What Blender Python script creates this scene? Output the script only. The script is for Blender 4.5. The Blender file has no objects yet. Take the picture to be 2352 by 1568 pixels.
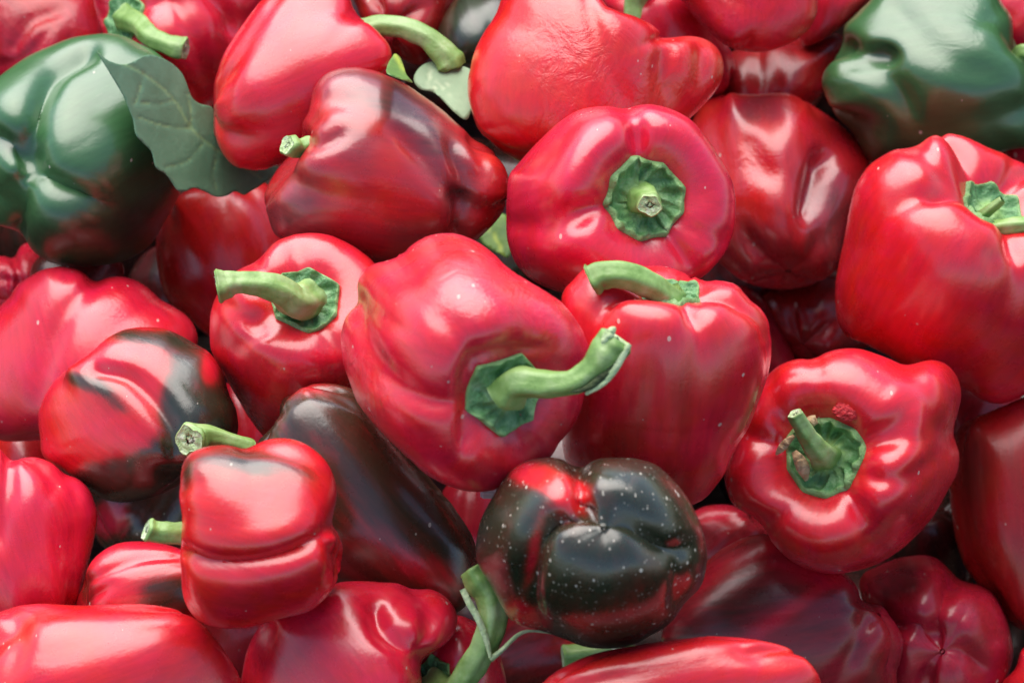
import bpy, bmesh, math, random
import numpy as np
from mathutils import Vector, Matrix
from mathutils.geometry import delaunay_2d_cdt

# ------------------------------------------------------------------ camera
SC = bpy.context.scene
W, H = 2352.0, 1568.0            # working grid the outlines were measured on
LENS, SENS = 85.0, 36.0
K = SENS / LENS / W              # metres per grid unit at one metre
PITCH = math.radians(47)
TARGET = Vector((0, 0, 0.20))
CAM = TARGET + 1.05 * Vector((0, -math.cos(PITCH), math.sin(PITCH)))
cd = bpy.data.cameras.new('camera'); cam = bpy.data.objects.new('camera', cd)
SC.collection.objects.link(cam); SC.camera = cam
cam.location = CAM
cam.rotation_euler = (math.pi / 2 - PITCH, 0, 0)
cd.lens = LENS; cd.sensor_width = SENS; cd.clip_start = 0.05; cd.clip_end = 200
cd.dof.use_dof = True; cd.dof.focus_distance = 0.985; cd.dof.aperture_fstop = 13.0

# ------------------------------------------------------------------ light
SUN_EL, SUN_AZ = 58, 152         # behind the heap and a little to the left
world = bpy.data.worlds.new('World'); SC.world = world; world.use_nodes = True
nt = world.node_tree; bg = nt.nodes['Background']
sky = nt.nodes.new('ShaderNodeTexSky'); sky.sky_type = 'NISHITA'; sky.sun_disc = False
sky.sun_elevation = math.radians(SUN_EL); sky.sun_rotation = math.radians(-20)
sky.air_density = 1.0; sky.dust_density = 1.0; sky.ozone_density = 1.0
nt.links.new(sky.outputs[0], bg.inputs[0]); bg.inputs[1].default_value = 0.05
sd = bpy.data.lights.new('sun', 'SUN'); sun = bpy.data.objects.new('sun', sd)
SC.collection.objects.link(sun)
sd.energy = 1.5; sd.angle = math.radians(76); sd.color = (1.0, 0.93, 0.86)
az = math.radians(20)
sdir = Vector((-math.sin(az) * math.cos(math.radians(SUN_EL)), math.cos(az) * math.cos(math.radians(SUN_EL)), math.sin(math.radians(SUN_EL))))
sun.rotation_euler = sdir.to_track_quat('Z', 'Y').to_euler()
SC.view_settings.view_transform = 'Standard'; SC.view_settings.look = 'None'
SC.view_settings.exposure = 2.1; SC.view_settings.gamma = 1.0

CR = np.array(Matrix.Rotation(math.pi / 2 - PITCH, 3, 'X'))
CL = np.array(CAM)
def to_world(x, y, d):
    """grid position and distance along the view axis -> world"""
    x = np.asarray(x, float); y = np.asarray(y, float); d = np.asarray(d, float)
    v = np.stack([(x - W / 2) * K * d, (H / 2 - y) * K * d, -d], -1)
    return v @ CR.T + CL
def base_depth(y):               # the tilted floor of the crate
    return 1.19 + (H / 2 - y) / (H / 2) * 0.06

# ------------------------------------------------------------------ materials
def nodes_of(m):
    m.use_nodes = True; n = m.node_tree
    for x in list(n.nodes): n.nodes.remove(x)
    out = n.nodes.new('ShaderNodeOutputMaterial'); b = n.nodes.new('ShaderNodeBsdfPrincipled')
    n.links.new(b.outputs[0], out.inputs[0]); return n, b
def noise(n, co, scale, detail=3, rough=0.55, dist=0.0):
    t = n.nodes.new('ShaderNodeTexNoise'); t.inputs['Scale'].default_value = scale
    t.inputs['Detail'].default_value = detail; t.inputs['Roughness'].default_value = rough
    t.inputs['Distortion'].default_value = dist
    n.links.new(co, t.inputs['Vector']); return t.outputs['Fac']
def math_n(n, op, a, b=None, clamp=False):
    m = n.nodes.new('ShaderNodeMath'); m.operation = op; m.use_clamp = clamp
    for i, v in enumerate((a, b)):
        if v is None: continue
        if isinstance(v, (int, float)): m.inputs[i].default_value = v
        else: n.links.new(v, m.inputs[i])
    return m.outputs[0]
def ramp(n, fac, stops):
    r = n.nodes.new('ShaderNodeValToRGB'); e = r.color_ramp.elements
    while len(e) < len(stops): e.new(0.5)
    for q, (p, c) in zip(e, stops):
        q.position = p; q.color = tuple(c) + (1,) if len(c) == 3 else c
    n.links.new(fac, r.inputs[0]); return r.outputs[0]
def mixc(n, fac, a, b):
    m = n.nodes.new('ShaderNodeMix'); m.data_type = 'RGBA'
    for s, v in ((m.inputs[0], fac), (m.inputs[6], a), (m.inputs[7], b)):
        if isinstance(v, (int, float)): s.default_value = v
        elif isinstance(v, tuple): s.default_value = v + (1,)
        else: n.links.new(v, s)
    return m.outputs[2]
RED = (0.62, 0.009, 0.026)
RAMPS = {
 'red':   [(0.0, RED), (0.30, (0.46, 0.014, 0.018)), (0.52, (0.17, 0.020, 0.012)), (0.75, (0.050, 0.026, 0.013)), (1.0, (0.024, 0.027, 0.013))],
 'deep':  [(0.0, (0.50, 0.008, 0.020)), (0.35, (0.26, 0.008, 0.012)), (0.65, (0.10, 0.012, 0.012)), (0.85, (0.040, 0.016, 0.012)), (1.0, (0.020, 0.016, 0.010))],  # deep red skins; also carries gap shade for peppers low in the heap
 'dusky': [(0.0, (0.58, 0.010, 0.018)), (0.30, (0.36, 0.022, 0.034)), (0.55, (0.21, 0.036, 0.042)), (0.80, (0.11, 0.036, 0.034)), (1.0, (0.05, 0.03, 0.018))],
 'green': [(0.0, (0.042, 0.125, 0.040)), (0.4, (0.026, 0.075, 0.026)), (0.7, (0.022, 0.042, 0.015)), (0.9, (0.020, 0.026, 0.011)), (1.0, (0.024, 0.020, 0.010))],
}
MATS = {}
def skin(kind, specks):
    key = (kind, specks)
    if key in MATS: return MATS[key]
    m = bpy.data.materials.new('pepper_skin_' + kind + ('_flecked' if specks > 1 else '_plain' if specks == 0 else '')); n, b = nodes_of(m)
    tc = n.nodes.new('ShaderNodeTexCoord').outputs['Object']
    at = n.nodes.new('ShaderNodeAttribute'); at.attribute_name = 'dark'; d = at.outputs['Fac']
    wr = n.nodes.new('ShaderNodeAttribute'); wr.attribute_name = 'wrinkle'
    lb = n.nodes.new('ShaderNodeAttribute'); lb.attribute_name = 'lobe'
    oi = n.nodes.new('ShaderNodeObjectInfo'); va = n.nodes.new('ShaderNodeVectorMath'); va.operation = 'ADD'
    n.links.new(lb.outputs['Vector'], va.inputs[0]); rv = n.nodes.new('ShaderNodeCombineXYZ')
    for q in range(3): n.links.new(math_n(n, 'MULTIPLY', oi.outputs['Random'], 17.0 + q * 5), rv.inputs[q])
    n.links.new(rv.outputs[0], va.inputs[1]); lobe = va.outputs[0]
    st1 = noise(n, lobe, 5.0, 5, 0.62, 0.25); st2 = noise(n, lobe, 16.0, 3, 0.6, 0.1)
    n1 = noise(n, tc, 60, 4, 0.6, 0.5); n2 = noise(n, tc, 160, 3, 0.6)
    # blotches get a ragged streaky edge that follows the lobes
    jag = math_n(n, 'ADD', math_n(n, 'MULTIPLY', math_n(n, 'SUBTRACT', st1, 0.5), 1.0), math_n(n, 'MULTIPLY', math_n(n, 'SUBTRACT', n1, 0.5), 0.35))
    amt = math_n(n, 'ADD', math_n(n, 'MULTIPLY', math_n(n, 'MINIMUM', d, math_n(n, 'SUBTRACT', 1.35, d)), 1.3), 0.10)
    d2 = math_n(n, 'ADD', d, math_n(n, 'MULTIPLY', jag, amt), True)
    col = ramp(n, d2, RAMPS[kind])
    lift = math_n(n, 'SUBTRACT', 1.0, d2, True)
    col = mixc(n, math_n(n, 'MULTIPLY', math_n(n, 'MULTIPLY', n2, 0.16), lift), col, (0.80, 0.03, 0.03) if kind != 'green' else (0.06, 0.16, 0.05))
    # faint lengthwise streaks and cloudy depth in the flesh
    hs = n.nodes.new('ShaderNodeHueSaturation'); n.links.new(col, hs.inputs['Color'])
    n.links.new(math_n(n, 'ADD', math_n(n, 'ADD', math_n(n, 'MULTIPLY', st2, 0.55), math_n(n, 'MULTIPLY', noise(n, tc, 22, 3, 0.5), 0.35)), 0.55), hs.inputs['Value'])
    n.links.new(math_n(n, 'ADD', math_n(n, 'ADD', math_n(n, 'MULTIPLY', n1, 0.02), 0.4855), math_n(n, 'MULTIPLY', oi.outputs['Random'], 0.009)), hs.inputs['Hue']); col = hs.outputs[0]
    # dull scuffs running lengthwise
    s3 = noise(n, lobe, 34.0, 4, 0.7, 0.6); s4 = noise(n, tc, 26, 2, 0.5)
    scf = math_n(n, 'MULTIPLY', math_n(n, 'MULTIPLY', math_n(n, 'SUBTRACT', s3, 0.60), 6.0, True), math_n(n, 'MULTIPLY', math_n(n, 'SUBTRACT', s4, 0.50), 5.0, True), True)
    col = mixc(n, math_n(n, 'MULTIPLY', scf, 0.30), col, (0.55, 0.20, 0.16) if kind != 'green' else (0.25, 0.30, 0.18))
    # corky pinpricks
    vo = n.nodes.new('ShaderNodeTexVoronoi'); vo.inputs['Scale'].default_value = 450 if specks > 1 else 230
    mp = n.nodes.new('ShaderNodeMapping'); mp.inputs['Scale'].default_value = (1, 0.55, 0.8); mp.inputs['Rotation'].default_value = (.5, .3, .2)
    n.links.new(tc, mp.inputs[0]); n.links.new(mp.outputs[0], vo.inputs['Vector'])
    sep = n.nodes.new('ShaderNodeSeparateColor'); n.links.new(vo.outputs['Color'], sep.inputs[0])
    size = math_n(n, 'ADD', math_n(n, 'MULTIPLY', math_n(n, 'POWER', sep.outputs[1], 6.0), 0.26 if specks > 1 else 0.14), 0.06)
    keep = math_n(n, 'GREATER_THAN', sep.outputs[0], 0.5 if specks > 1 else 0.84)
    sp = math_n(n, 'MULTIPLY', math_n(n, 'LESS_THAN', vo.outputs['Distance'], size), keep)
    if specks > 1:
        v2 = n.nodes.new('ShaderNodeTexVoronoi'); v2.inputs['Scale'].default_value = 640; n.links.new(mp.outputs[0], v2.inputs['Vector'])
        s2 = n.nodes.new('ShaderNodeSeparateColor'); n.links.new(v2.outputs['Color'], s2.inputs[0])
        e2 = math_n(n, 'MULTIPLY', math_n(n, 'LESS_THAN', v2.outputs['Distance'], math_n(n, 'ADD', math_n(n, 'MULTIPLY', s2.outputs[1], 0.12), 0.10)), math_n(n, 'GREATER_THAN', s2.outputs[0], 0.45))
        sp = math_n(n, 'MAXIMUM', sp, math_n(n, 'MULTIPLY', e2, 0.6))
    if specks > 0:
        col = mixc(n, math_n(n, 'MULTIPLY', sp, 0.85 if specks > 1 else 0.55), col, (0.62, 0.56, 0.46))
    n.links.new(col, b.inputs['Base Color'])
    rg = math_n(n, 'ADD', math_n(n, 'MULTIPLY', noise(n, tc, 45, 5, 0.65), 0.26), 0.15 if kind != 'green' else 0.20)
    rg = math_n(n, 'ADD', math_n(n, 'ADD', rg, math_n(n, 'MULTIPLY', sp, 0.3)), math_n(n, 'MULTIPLY', scf, 0.10))
    n.links.new(rg, b.inputs['Roughness'])
    b.inputs['IOR'].default_value = 1.50
    b.inputs['Specular IOR Level'].default_value = 0.45 if kind == 'deep' else 0.72
    b.inputs['Coat Weight'].default_value = 0.12 if kind == 'deep' else 0.35; b.inputs['Coat Roughness'].default_value = 0.20; b.inputs['Coat IOR'].default_value = 1.5
    b.inputs['Subsurface Weight'].default_value = 0.10 if kind != 'green' else 0.0
    b.inputs['Subsurface Radius'].default_value = (0.006, 0.0012, 0.001)
    b.inputs['Subsurface Scale'].default_value = 0.6
    # relief: fine orange-peel everywhere, shrivelled folds where painted
    wn = noise(n, tc, 75, 5, 0.62, 1.6)
    wm = n.nodes.new('ShaderNodeTexNoise'); wm.inputs['Scale'].default_value = 210; n.links.new(tc, wm.inputs['Vector'])
    hgt = math_n(n, 'ADD', math_n(n, 'MULTIPLY', math_n(n, 'MULTIPLY', wn, wr.outputs['Fac']), 1.0),
                 math_n(n, 'ADD', math_n(n, 'MULTIPLY', noise(n, tc, 36, 2, 0.5), 0.16), math_n(n, 'ADD', math_n(n, 'MULTIPLY', st2, 0.045), math_n(n, 'MULTIPLY', noise(n, tc, 420, 3, 0.6), 0.06))))
    bp = n.nodes.new('ShaderNodeBump'); bp.inputs['Strength'].default_value = 0.55; bp.inputs['Distance'].default_value = 0.0024
    n.links.new(hgt, bp.inputs['Height']); n.links.new(bp.outputs[0], b.inputs['Normal']); n.links.new(bp.outputs[0], b.inputs['Coat Normal'])
    MATS[key] = m; return m
def plant_mat(name, stops, scale, rough, bump, aniso=(1, 1, 1), attr=None, attrcol=None, dist=0.003):
    m = bpy.data.materials.new(name); n, b = nodes_of(m)
    tc = n.nodes.new('ShaderNodeTexCoord').outputs['Object']
    mp = n.nodes.new('ShaderNodeMapping'); mp.inputs['Scale'].default_value = aniso; n.links.new(tc, mp.inputs[0])
    f = noise(n, mp.outputs[0], scale, 5, 0.6, 0.3)
    col = ramp(n, f, stops)
    hg = noise(n, mp.outputs[0], scale * 2.2, 4, 0.6, 0.5)
    if attr:
        a = n.nodes.new('ShaderNodeAttribute'); a.attribute_name = attr
        col = mixc(n, a.outputs['Fac'], col, attrcol)
    n.links.new(col, b.inputs['Base Color']); b.inputs['Roughness'].default_value = rough
    bp = n.nodes.new('ShaderNodeBump'); bp.inputs['Strength'].default_value = bump; bp.inputs['Distance'].default_value = dist
    n.links.new(hg, bp.inputs['Height']); n.links.new(bp.outputs[0], b.inputs['Normal'])
    return m
M_STEM = plant_mat('stem_green', [(0.27, (0.20, 0.15, 0.06)), (0.35, (0.14, 0.27, 0.055)), (0.50, (0.24, 0.40, 0.11)), (0.70, (0.42, 0.55, 0.25))], 70, 0.42, 0.45, attr='age', attrcol=(0.11, 0.20, 0.045), dist=0.0012)
M_CALYX = plant_mat('calyx_green', [(0.30, (0.045, 0.15, 0.045)), (0.52, (0.11, 0.28, 0.10)), (0.72, (0.26, 0.45, 0.22))], 170, 0.45, 0.7, attr='pale', attrcol=(0.42, 0.60, 0.16), dist=0.002)
M_CUT = plant_mat('cut_end_pale', [(0.30, (0.30, 0.44, 0.16)), (0.50, (0.50, 0.64, 0.32)), (0.70, (0.78, 0.84, 0.64))], 260, 0.8, 0.9, dist=0.002)
M_LEAF = plant_mat('leaf_green', [(0.30, (0.070, 0.165, 0.085)), (0.55, (0.095, 0.21, 0.115)), (0.75, (0.13, 0.26, 0.15))], 60, 0.55, 0.35, attr='vein', attrcol=(0.17, 0.30, 0.13), dist=0.001)
M_LEAFP = plant_mat('leaf_underside_pale', [(0.30, (0.17, 0.27, 0.14)), (0.75, (0.25, 0.37, 0.21))], 60, 0.6, 0.3, attr='vein', attrcol=(0.40, 0.50, 0.30), dist=0.001)
M_LEAFB = plant_mat('leaf_bright', [(0.30, (0.07, 0.16, 0.04)), (0.75, (0.16, 0.30, 0.05))], 90, 0.5, 0.3, attr='vein', attrcol=(0.34, 0.45, 0.06), dist=0.001)
M_DRY = plant_mat('dried_petal', [(0.30, (0.34, 0.19, 0.08)), (0.55, (0.62, 0.44, 0.24)), (0.75, (0.75, 0.62, 0.40))], 220, 0.75, 0.8, attr='vein', attrcol=(0.5, 0.4, 0.25), dist=0.002)
M_SHRIV = plant_mat('shrivelled_skin', [(0.30, (0.42, 0.010, 0.016)), (0.7, (0.75, 0.03, 0.04))], 160, 0.45, 1.0, dist=0.003)
M_WOOD = plant_mat('gap_shade_wood', [(0.25, (0.05, 0.035, 0.025)), (0.5, (0.10, 0.07, 0.05)), (0.75, (0.16, 0.12, 0.09))], 30, 0.8, 0.5, aniso=(1, 1, 8))  # wood colour darkened so the floor seen in gaps reads as shade

M_GREYWOOD = plant_mat('grey_wood', [(0.25, (0.30, 0.28, 0.27)), (0.5, (0.50, 0.48, 0.47)), (0.75, (0.70, 0.68, 0.66))], 30, 0.8, 0.5, aniso=(1, 1, 8))
# ------------------------------------------------------------------ objects
def link(name, data, parent=None):
    o = bpy.data.objects.new(name, data); SC.collection.objects.link(o)
    if parent is not None:
        o.parent = parent
    return o
def mesh_obj(name, co, faces, mat, parent=None, origin=None, attrs=None, smooth=True):
    me = bpy.data.meshes.new(name)
    org = np.zeros(3) if origin is None else np.asarray(origin)
    co = np.asarray(co) - org
    me.from_pydata(co.tolist(), [], [tuple(int(i) for i in f) for f in faces])
    if smooth: me.polygons.foreach_set('use_smooth', [True] * len(me.polygons))
    for k, v in (attrs or {}).items():
        v = np.asarray(v, float)
        if v.ndim == 2: a = me.attributes.new(k, 'FLOAT_VECTOR', 'POINT'); a.data.foreach_set('vector', v.ravel().tolist())
        else: a = me.attributes.new(k, 'FLOAT', 'POINT'); a.data.foreach_set('value', v.tolist())
    me.materials.append(mat); me.update()
    o = link(name, me, parent)
    if parent is None: o.location = org
    return o

def catmull(pts, n, closed=False):
    P = np.asarray(pts, float); m = len(P); out = []
    segs = m if closed else m - 1
    for i in range(segs):
        g = lambda j: P[j % m] if closed else P[min(max(j, 0), m - 1)]
        p0, p1, p2, p3 = g(i - 1), g(i), g(i + 1), g(i + 2)
        for t in np.linspace(0, 1, n, endpoint=False):
            out.append(0.5 * ((2 * p1) + (p2 - p0) * t + (2 * p0 - 5 * p1 + 4 * p2 - p3) * t * t + (3 * p1 - p0 - 3 * p2 + p3) * t ** 3))
    if not closed: out.append(P[-1])
    return np.array(out)
def seg_dist(px, py, line):
    L = catmull(line, 6) if len(line) > 2 else np.asarray(line, float)
    best = np.full(px.shape, 1e9); tt = np.zeros(px.shape)
    for i in range(len(L) - 1):
        a, b = L[i], L[i + 1]; ab = b - a; l2 = max((ab ** 2).sum(), 1e-9)
        t = np.clip(((px - a[0]) * ab[0] + (py - a[1]) * ab[1]) / l2, 0, 1)
        d = np.hypot(px - a[0] - t * ab[0], py - a[1] - t * ab[1])
        s = d < best; best = np.where(s, d, best); tt = np.where(s, (i + t) / (len(L) - 1), tt)
    return best, tt

NU, NV = 184, 112
def body_grid(S, rng):
    """bell pepper in its own frame: z along the axis, stem end at +z; returns (NV,NU,3)"""
    asp = S.get('asp', 1.15)
    p, q = S.get('p', 0.62), S.get('q', 0.72)
    ph = np.linspace(0, math.pi, 900)
    r = np.sin(ph).clip(0) ** p; c = np.cos(ph); z = np.sign(c) * np.abs(c) ** q
    r = r * (1 - S.get('taper', 0.2) * (0.5 - z / 2) ** 1.2)
    z = z * asp
    dt, wt, db, wb = S.get('dt', 0.30), S.get('wt', 0.42), S.get('db', 0.16), S.get('wb', 0.40)
    z = z - dt * np.exp(-(r / wt) ** 2) * (ph < math.pi / 2) + db * np.exp(-(r / wb) ** 2) * (ph >= math.pi / 2)
    s = np.concatenate([[0], np.cumsum(np.hypot(np.diff(r), np.diff(z)))])
    ss = np.linspace(0, s[-1], NV)
    r = np.interp(ss, s, r); z = np.interp(ss, s, z); f = np.interp(ss, s, ph) / math.pi
    u = np.linspace(0, 2 * math.pi, NU, endpoint=False)
    cre = S.get('cre')
    if cre is None:
        nl = S.get('lobes', 4); o = rng.uniform(0, 360)
        cre = [o + 360 / nl * i + rng.uniform(-14, 14) for i in range(nl)]
    w = S.get('cw', 0.30)
    cf = np.zeros(NU); amp = []
    for k in cre:
        a = rng.uniform(0.8, 1.15); dd = (u - math.radians(k) + math.pi) % (2 * math.pi) - math.pi
        cf += a / (1 + (dd / w) ** 2) ** 1.3
    R, U = np.meshgrid(r, u, indexing='ij'); Z = np.meshgrid(z, u, indexing='ij')[0]; F = np.meshgrid(f, u, indexing='ij')[0]
    CF = np.broadcast_to(cf, R.shape)
    ct, cm, cb = S.get('ct', 0.08), S.get('cm', 0.04) * 0.7, S.get('cb', 0.10)
    C = ct * np.exp(-((F - 0.27) / 0.15) ** 2) + cm * np.exp(-((F - 0.5) / 0.28) ** 2) + cb * np.exp(-((F - 0.80) / 0.14) ** 2)
    up = 1 / (1 + np.exp((F - 0.42) / 0.035)); dn = 1 / (1 + np.exp((0.58 - F) / 0.035))
    Z = Z - S.get('cts', 0.12) * CF * np.exp(-((R - 0.62) / 0.26) ** 2) * up + S.get('cbs', 0.14) * CF * np.exp(-((R - 0.5) / 0.25) ** 2) * dn
    R = R * (1 - C * CF)
    # every lobe its own height
    cs = sorted([k % 360 for k in cre])
    for i in range(len(cs)):
        a, b = cs[i], cs[(i + 1) % len(cs)] + (360 if i == len(cs) - 1 else 0)
        m = math.radians((a + b) / 2); hw = math.radians((b - a) / 2) * 0.8
        dd = (U - m + math.pi) % (2 * math.pi) - math.pi
        g = np.exp(-(dd / hw) ** 2)
        Z = Z + g * rng.uniform(-0.05, 0.05) * np.exp(-((F - 0.2) / 0.15) ** 2) - g * rng.uniform(-0.06, 0.06) * np.exp(-((F - 0.8) / 0.15) ** 2)
        R = R * (1 + g * rng.uniform(-0.04, 0.05) * np.sin(F * math.pi))
    P = np.stack([R * np.cos(U), R * np.sin(U) * S.get('sq', 1.0), Z], -1)
    for _ in range(int(14 * S.get('lump', 1))):
        d = rng.normal(size=3); d /= np.linalg.norm(d); c0 = d * np.array([0.9, 0.9, 0.9 * asp])
        sg = rng.uniform(0.30, 0.62); am = rng.uniform(-0.05, 0.05)
        g = np.exp(-((P - c0) ** 2).sum(-1) / sg ** 2)
        P = P + (am * g)[..., None] * P / np.linalg.norm(P, axis=-1, keepdims=True).clip(0.2)
    return P
def frame(ax, right):
    A = np.asarray(ax, float); A = A / np.linalg.norm(A)
    ref = np.array([1., 0, 0]) if right else np.array([0, 0, 1.])
    e1 = ref - A * (ref @ A); e1 /= np.linalg.norm(e1); e2 = np.cross(A, e1)
    if right and A[2] < 0: e2 = -e2
    return e1, e2, A
def outline_radius(pts, o, th):
    C = catmull(pts, 8, True); dx = C[:, 0] - o[0]; dy = -(C[:, 1] - o[1])
    a = np.arctan2(dy, dx); rr = np.hypot(dx, dy)
    nb = 144; idx = ((a + math.pi) / (2 * math.pi) * nb).astype(int) % nb
    # densify along the outline so that every bin is filled; outermost hit wins
    D = np.concatenate([C[i] + (C[(i + 1) % len(C)] - C[i]) * np.linspace(0, 1, 12, endpoint=False)[:, None] for i in range(len(C))])
    dx = D[:, 0] - o[0]; dy = -(D[:, 1] - o[1]); a = np.arctan2(dy, dx); rr = np.hypot(dx, dy)
    idx = ((a + math.pi) / (2 * math.pi) * nb).astype(int) % nb
    v = np.zeros(nb); np.maximum.at(v, idx, rr)
    cen = (np.arange(nb) + 0.5) / nb * 2 * math.pi - math.pi
    ok = v > 0
    v = np.interp(cen, np.concatenate([cen[ok] - 2 * math.pi, cen[ok], cen[ok] + 2 * math.pi]), np.tile(v[ok], 3))
    v = (np.roll(v, 1) + 2 * v + np.roll(v, -1)) / 4
    return np.interp(th, np.concatenate([cen - 2 * math.pi, cen, cen + 2 * math.pi]), np.tile(v, 3))
def model_radius(x, y, th=None, nb=90):
    a = np.arctan2(y, x).ravel(); rr = np.hypot(x, y).ravel()
    idx = ((a + math.pi) / (2 * math.pi) * nb).astype(int) % nb
    v = np.zeros(nb); np.maximum.at(v, idx, rr)
    cen = (np.arange(nb) + 0.5) / nb * 2 * math.pi - math.pi
    return np.interp(th, np.concatenate([cen - 2 * math.pi, cen, cen + 2 * math.pi]), np.tile(v, 3))
def grid_normals(P):
    du = np.roll(P, -1, 1) - np.roll(P, 1, 1); dv = np.gradient(P, axis=0)
    n = np.cross(dv, du); n /= np.linalg.norm(n, axis=-1, keepdims=True).clip(1e-9)
    m = n[3].mean(0); m /= np.linalg.norm(m); n[0] = m; n[1] = 0.5 * (n[1] + m)
    m = n[-4].mean(0); m /= np.linalg.norm(m); n[-1] = m
    n /= np.linalg.norm(n, axis=-1, keepdims=True).clip(1e-9)
    c = P.reshape(-1, 3).mean(0)
    if ((P - c) * n).sum(-1).mean() < 0: n = -n
    return n
def make_body(S):
    rng = np.random.default_rng(S['seed'])
    out = np.array(S['out'], float)
    o = np.array(S.get('o', (out.min(0) + out.max(0)) / 2), float)
    B = body_grid(S, rng); ax = np.array(S['ax'], float); ax /= np.linalg.norm(ax)
    right = S.get('ref', 'cam') == 'right'
    th0 = np.linspace(-math.pi, math.pi, 144, endpoint=False)
    tr_mean = outline_radius(out, o, th0).mean()
    for it in range(9):
        e1, e2, A = frame(ax, right)
        Q = B[..., 0:1] * e1 + B[..., 1:2] * e2 + B[..., 2:3] * A
        # centre of the projected shape onto the origin
        lo = Q.reshape(-1, 3).min(0); hi = Q.reshape(-1, 3).max(0); Q = Q - (lo + hi) / 2
        Q = Q * (tr_mean / model_radius(Q[..., 0], Q[..., 1], th0).mean())
        for k in range(3):
            th = np.arctan2(Q[..., 1], Q[..., 0]); rr = np.hypot(Q[..., 0], Q[..., 1])
            mr = model_radius(Q[..., 0], Q[..., 1], th); tr = outline_radius(out, o, th)
            s = tr / mr; wgt = np.clip(rr / mr, 0, 1) ** (1.6 if k == 0 else 3)
            f = 1 + (s - 1) * wgt
            Q = np.stack([Q[..., 0] * f, Q[..., 1] * f, Q[..., 2]], -1)
        if 'pole' not in S: break
        e = np.array([S['pole'][0] - o[0] - Q[0, 0, 0], -(S['pole'][1] - o[1]) - Q[0, 0, 1]])
        ax[:2] += 0.6 * e / (tr_mean * max(S.get('asp', 1.15) - 0.3, .6)); n2 = math.hypot(*ax[:2])
        if n2 > 0.97: ax[:2] *= 0.97 / n2; n2 = 0.97
        ax[2] = math.copysign(math.sqrt(1 - n2 * n2), S['ax'][2] if S['ax'][2] != 0 else 1)
    P = np.stack([o[0] + Q[..., 0], o[1] - Q[..., 1], Q[..., 2] * S.get('thick', 1.0)], -1)   # grid x, grid y (down), towards camera
    V = P * np.array([1, -1, 1])
    def displaced(V, amt):
        n = grid_normals(V); fm = np.clip((n[..., 2] + 0.12) / 0.3, 0, 1)
        return V + n * (amt * fm)[..., None]
    gm = np.zeros(V.shape[:2])
    for g in S.get('gro', []):
        line, w, dep = g; w = w * 1.15; dep = dep * 0.72
        d, t = seg_dist(V[..., 0], -V[..., 1], line)
        w0 = w * (0.55 + 0.45 * np.sin(math.pi * np.clip(t, 0.08, 0.92)))
        gm = np.maximum(gm, np.exp(-(d / (2.2 * w)) ** 2))
        amt = -dep * np.exp(-(d / w0) ** 2) + 0.12 * dep * np.exp(-((d - 2.4 * w) / (1.5 * w)) ** 2)
        V = displaced(V, amt * (1 - 0.8 * np.clip((t - 0.7) / 0.3, 0, 1) ** 2))
    for _ in range(7):
        A = (np.roll(V, 1, 1) + np.roll(V, -1, 1)) / 2; A[1:-1] = 0.5 * A[1:-1] + 0.25 * (V[2:] + V[:-2])
        k = 0.6 * gm[..., None] + 0.04; k[:3] = 0; k[-3:] = 0.3; V = V + (A - V) * k
    if not S.get('hole'):                      # close the blossom end smoothly
        m0 = V[-8].mean(0)
        for i in range(1, 8):
            q = ((i - 1) / 7.0); V[-i] = m0 + (V[-8] - m0) * q
        for _ in range(10): V[-12:-1] = 0.5 * V[-12:-1] + 0.25 * (V[-13:-2] + V[-11:])
    for (x, y, r, a) in S.get('dent', []):
        d2 = (V[..., 0] - x) ** 2 + (-V[..., 1] - y) ** 2
        V = displaced(V, a * np.exp(-d2 / r ** 2))
    n = grid_normals(V)
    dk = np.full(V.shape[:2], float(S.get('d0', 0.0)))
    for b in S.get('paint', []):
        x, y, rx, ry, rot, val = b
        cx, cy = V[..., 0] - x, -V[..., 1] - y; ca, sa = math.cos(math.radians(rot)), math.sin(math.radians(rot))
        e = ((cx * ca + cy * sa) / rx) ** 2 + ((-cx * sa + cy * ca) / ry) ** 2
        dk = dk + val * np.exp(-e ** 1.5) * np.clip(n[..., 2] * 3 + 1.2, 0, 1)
    # a little natural unevenness of ripeness in the groove lines
    wr = np.full(V.shape[:2], float(S.get('wr0', 0.0)))
    for (x, y, r, a) in S.get('wr', []):
        wr += a * np.exp(-(((V[..., 0] - x) ** 2 + (-V[..., 1] - y) ** 2) / r ** 2) ** 1.5) * (n[..., 2] > 0)
    return dict(V=V, n=n, dark=dk.clip(0, 1), wr=wr, o=o)

# ------------------------------------------------------------------ the heap's depth buffer
CELL = 8.0; PADX, PADY = 26, 26
GX, GY = int(W / CELL) + 2 * PADX, int(H / CELL) + 2 * PADY
ZB = base_depth((np.arange(GY) - PADY + 0.5) * CELL)[:, None] * np.ones((1, GX))
def cells(x, y):
    return (np.clip((y / CELL).astype(int) + PADY, 0, GY - 1), np.clip((x / CELL).astype(int) + PADX, 0, GX - 1))
def settle(V, soft, lift=0.0):
    x = V[..., 0].ravel(); y = -V[..., 1].ravel(); c = V[..., 2].ravel()
    iy, ix = cells(x, y)
    back = np.full((GY, GX), 1e9); np.minimum.at(back, (iy, ix), c)
    front = np.full((GY, GX), -1e9); np.maximum.at(front, (iy, ix), c)
    ok = front > -1e8
    eff = np.where(back < 0, back * soft, back)
    D = (ZB[ok] / (1 - K * eff[ok])).min() - 0.001 - lift
    ZB[ok] = np.minimum(ZB[ok], D * (1 - K * front[ok]))
    return D
def splat(V, D):
    x = V[..., 0].ravel(); y = -V[..., 1].ravel(); iy, ix = cells(x, y)
    np.minimum.at(ZB, (iy, ix), D * (1 - K * V[..., 2].ravel()))
def place(V, D):
    V = np.asarray(V); return to_world(V[..., 0], -V[..., 1], D * (1 - K * V[..., 2]))

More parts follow.
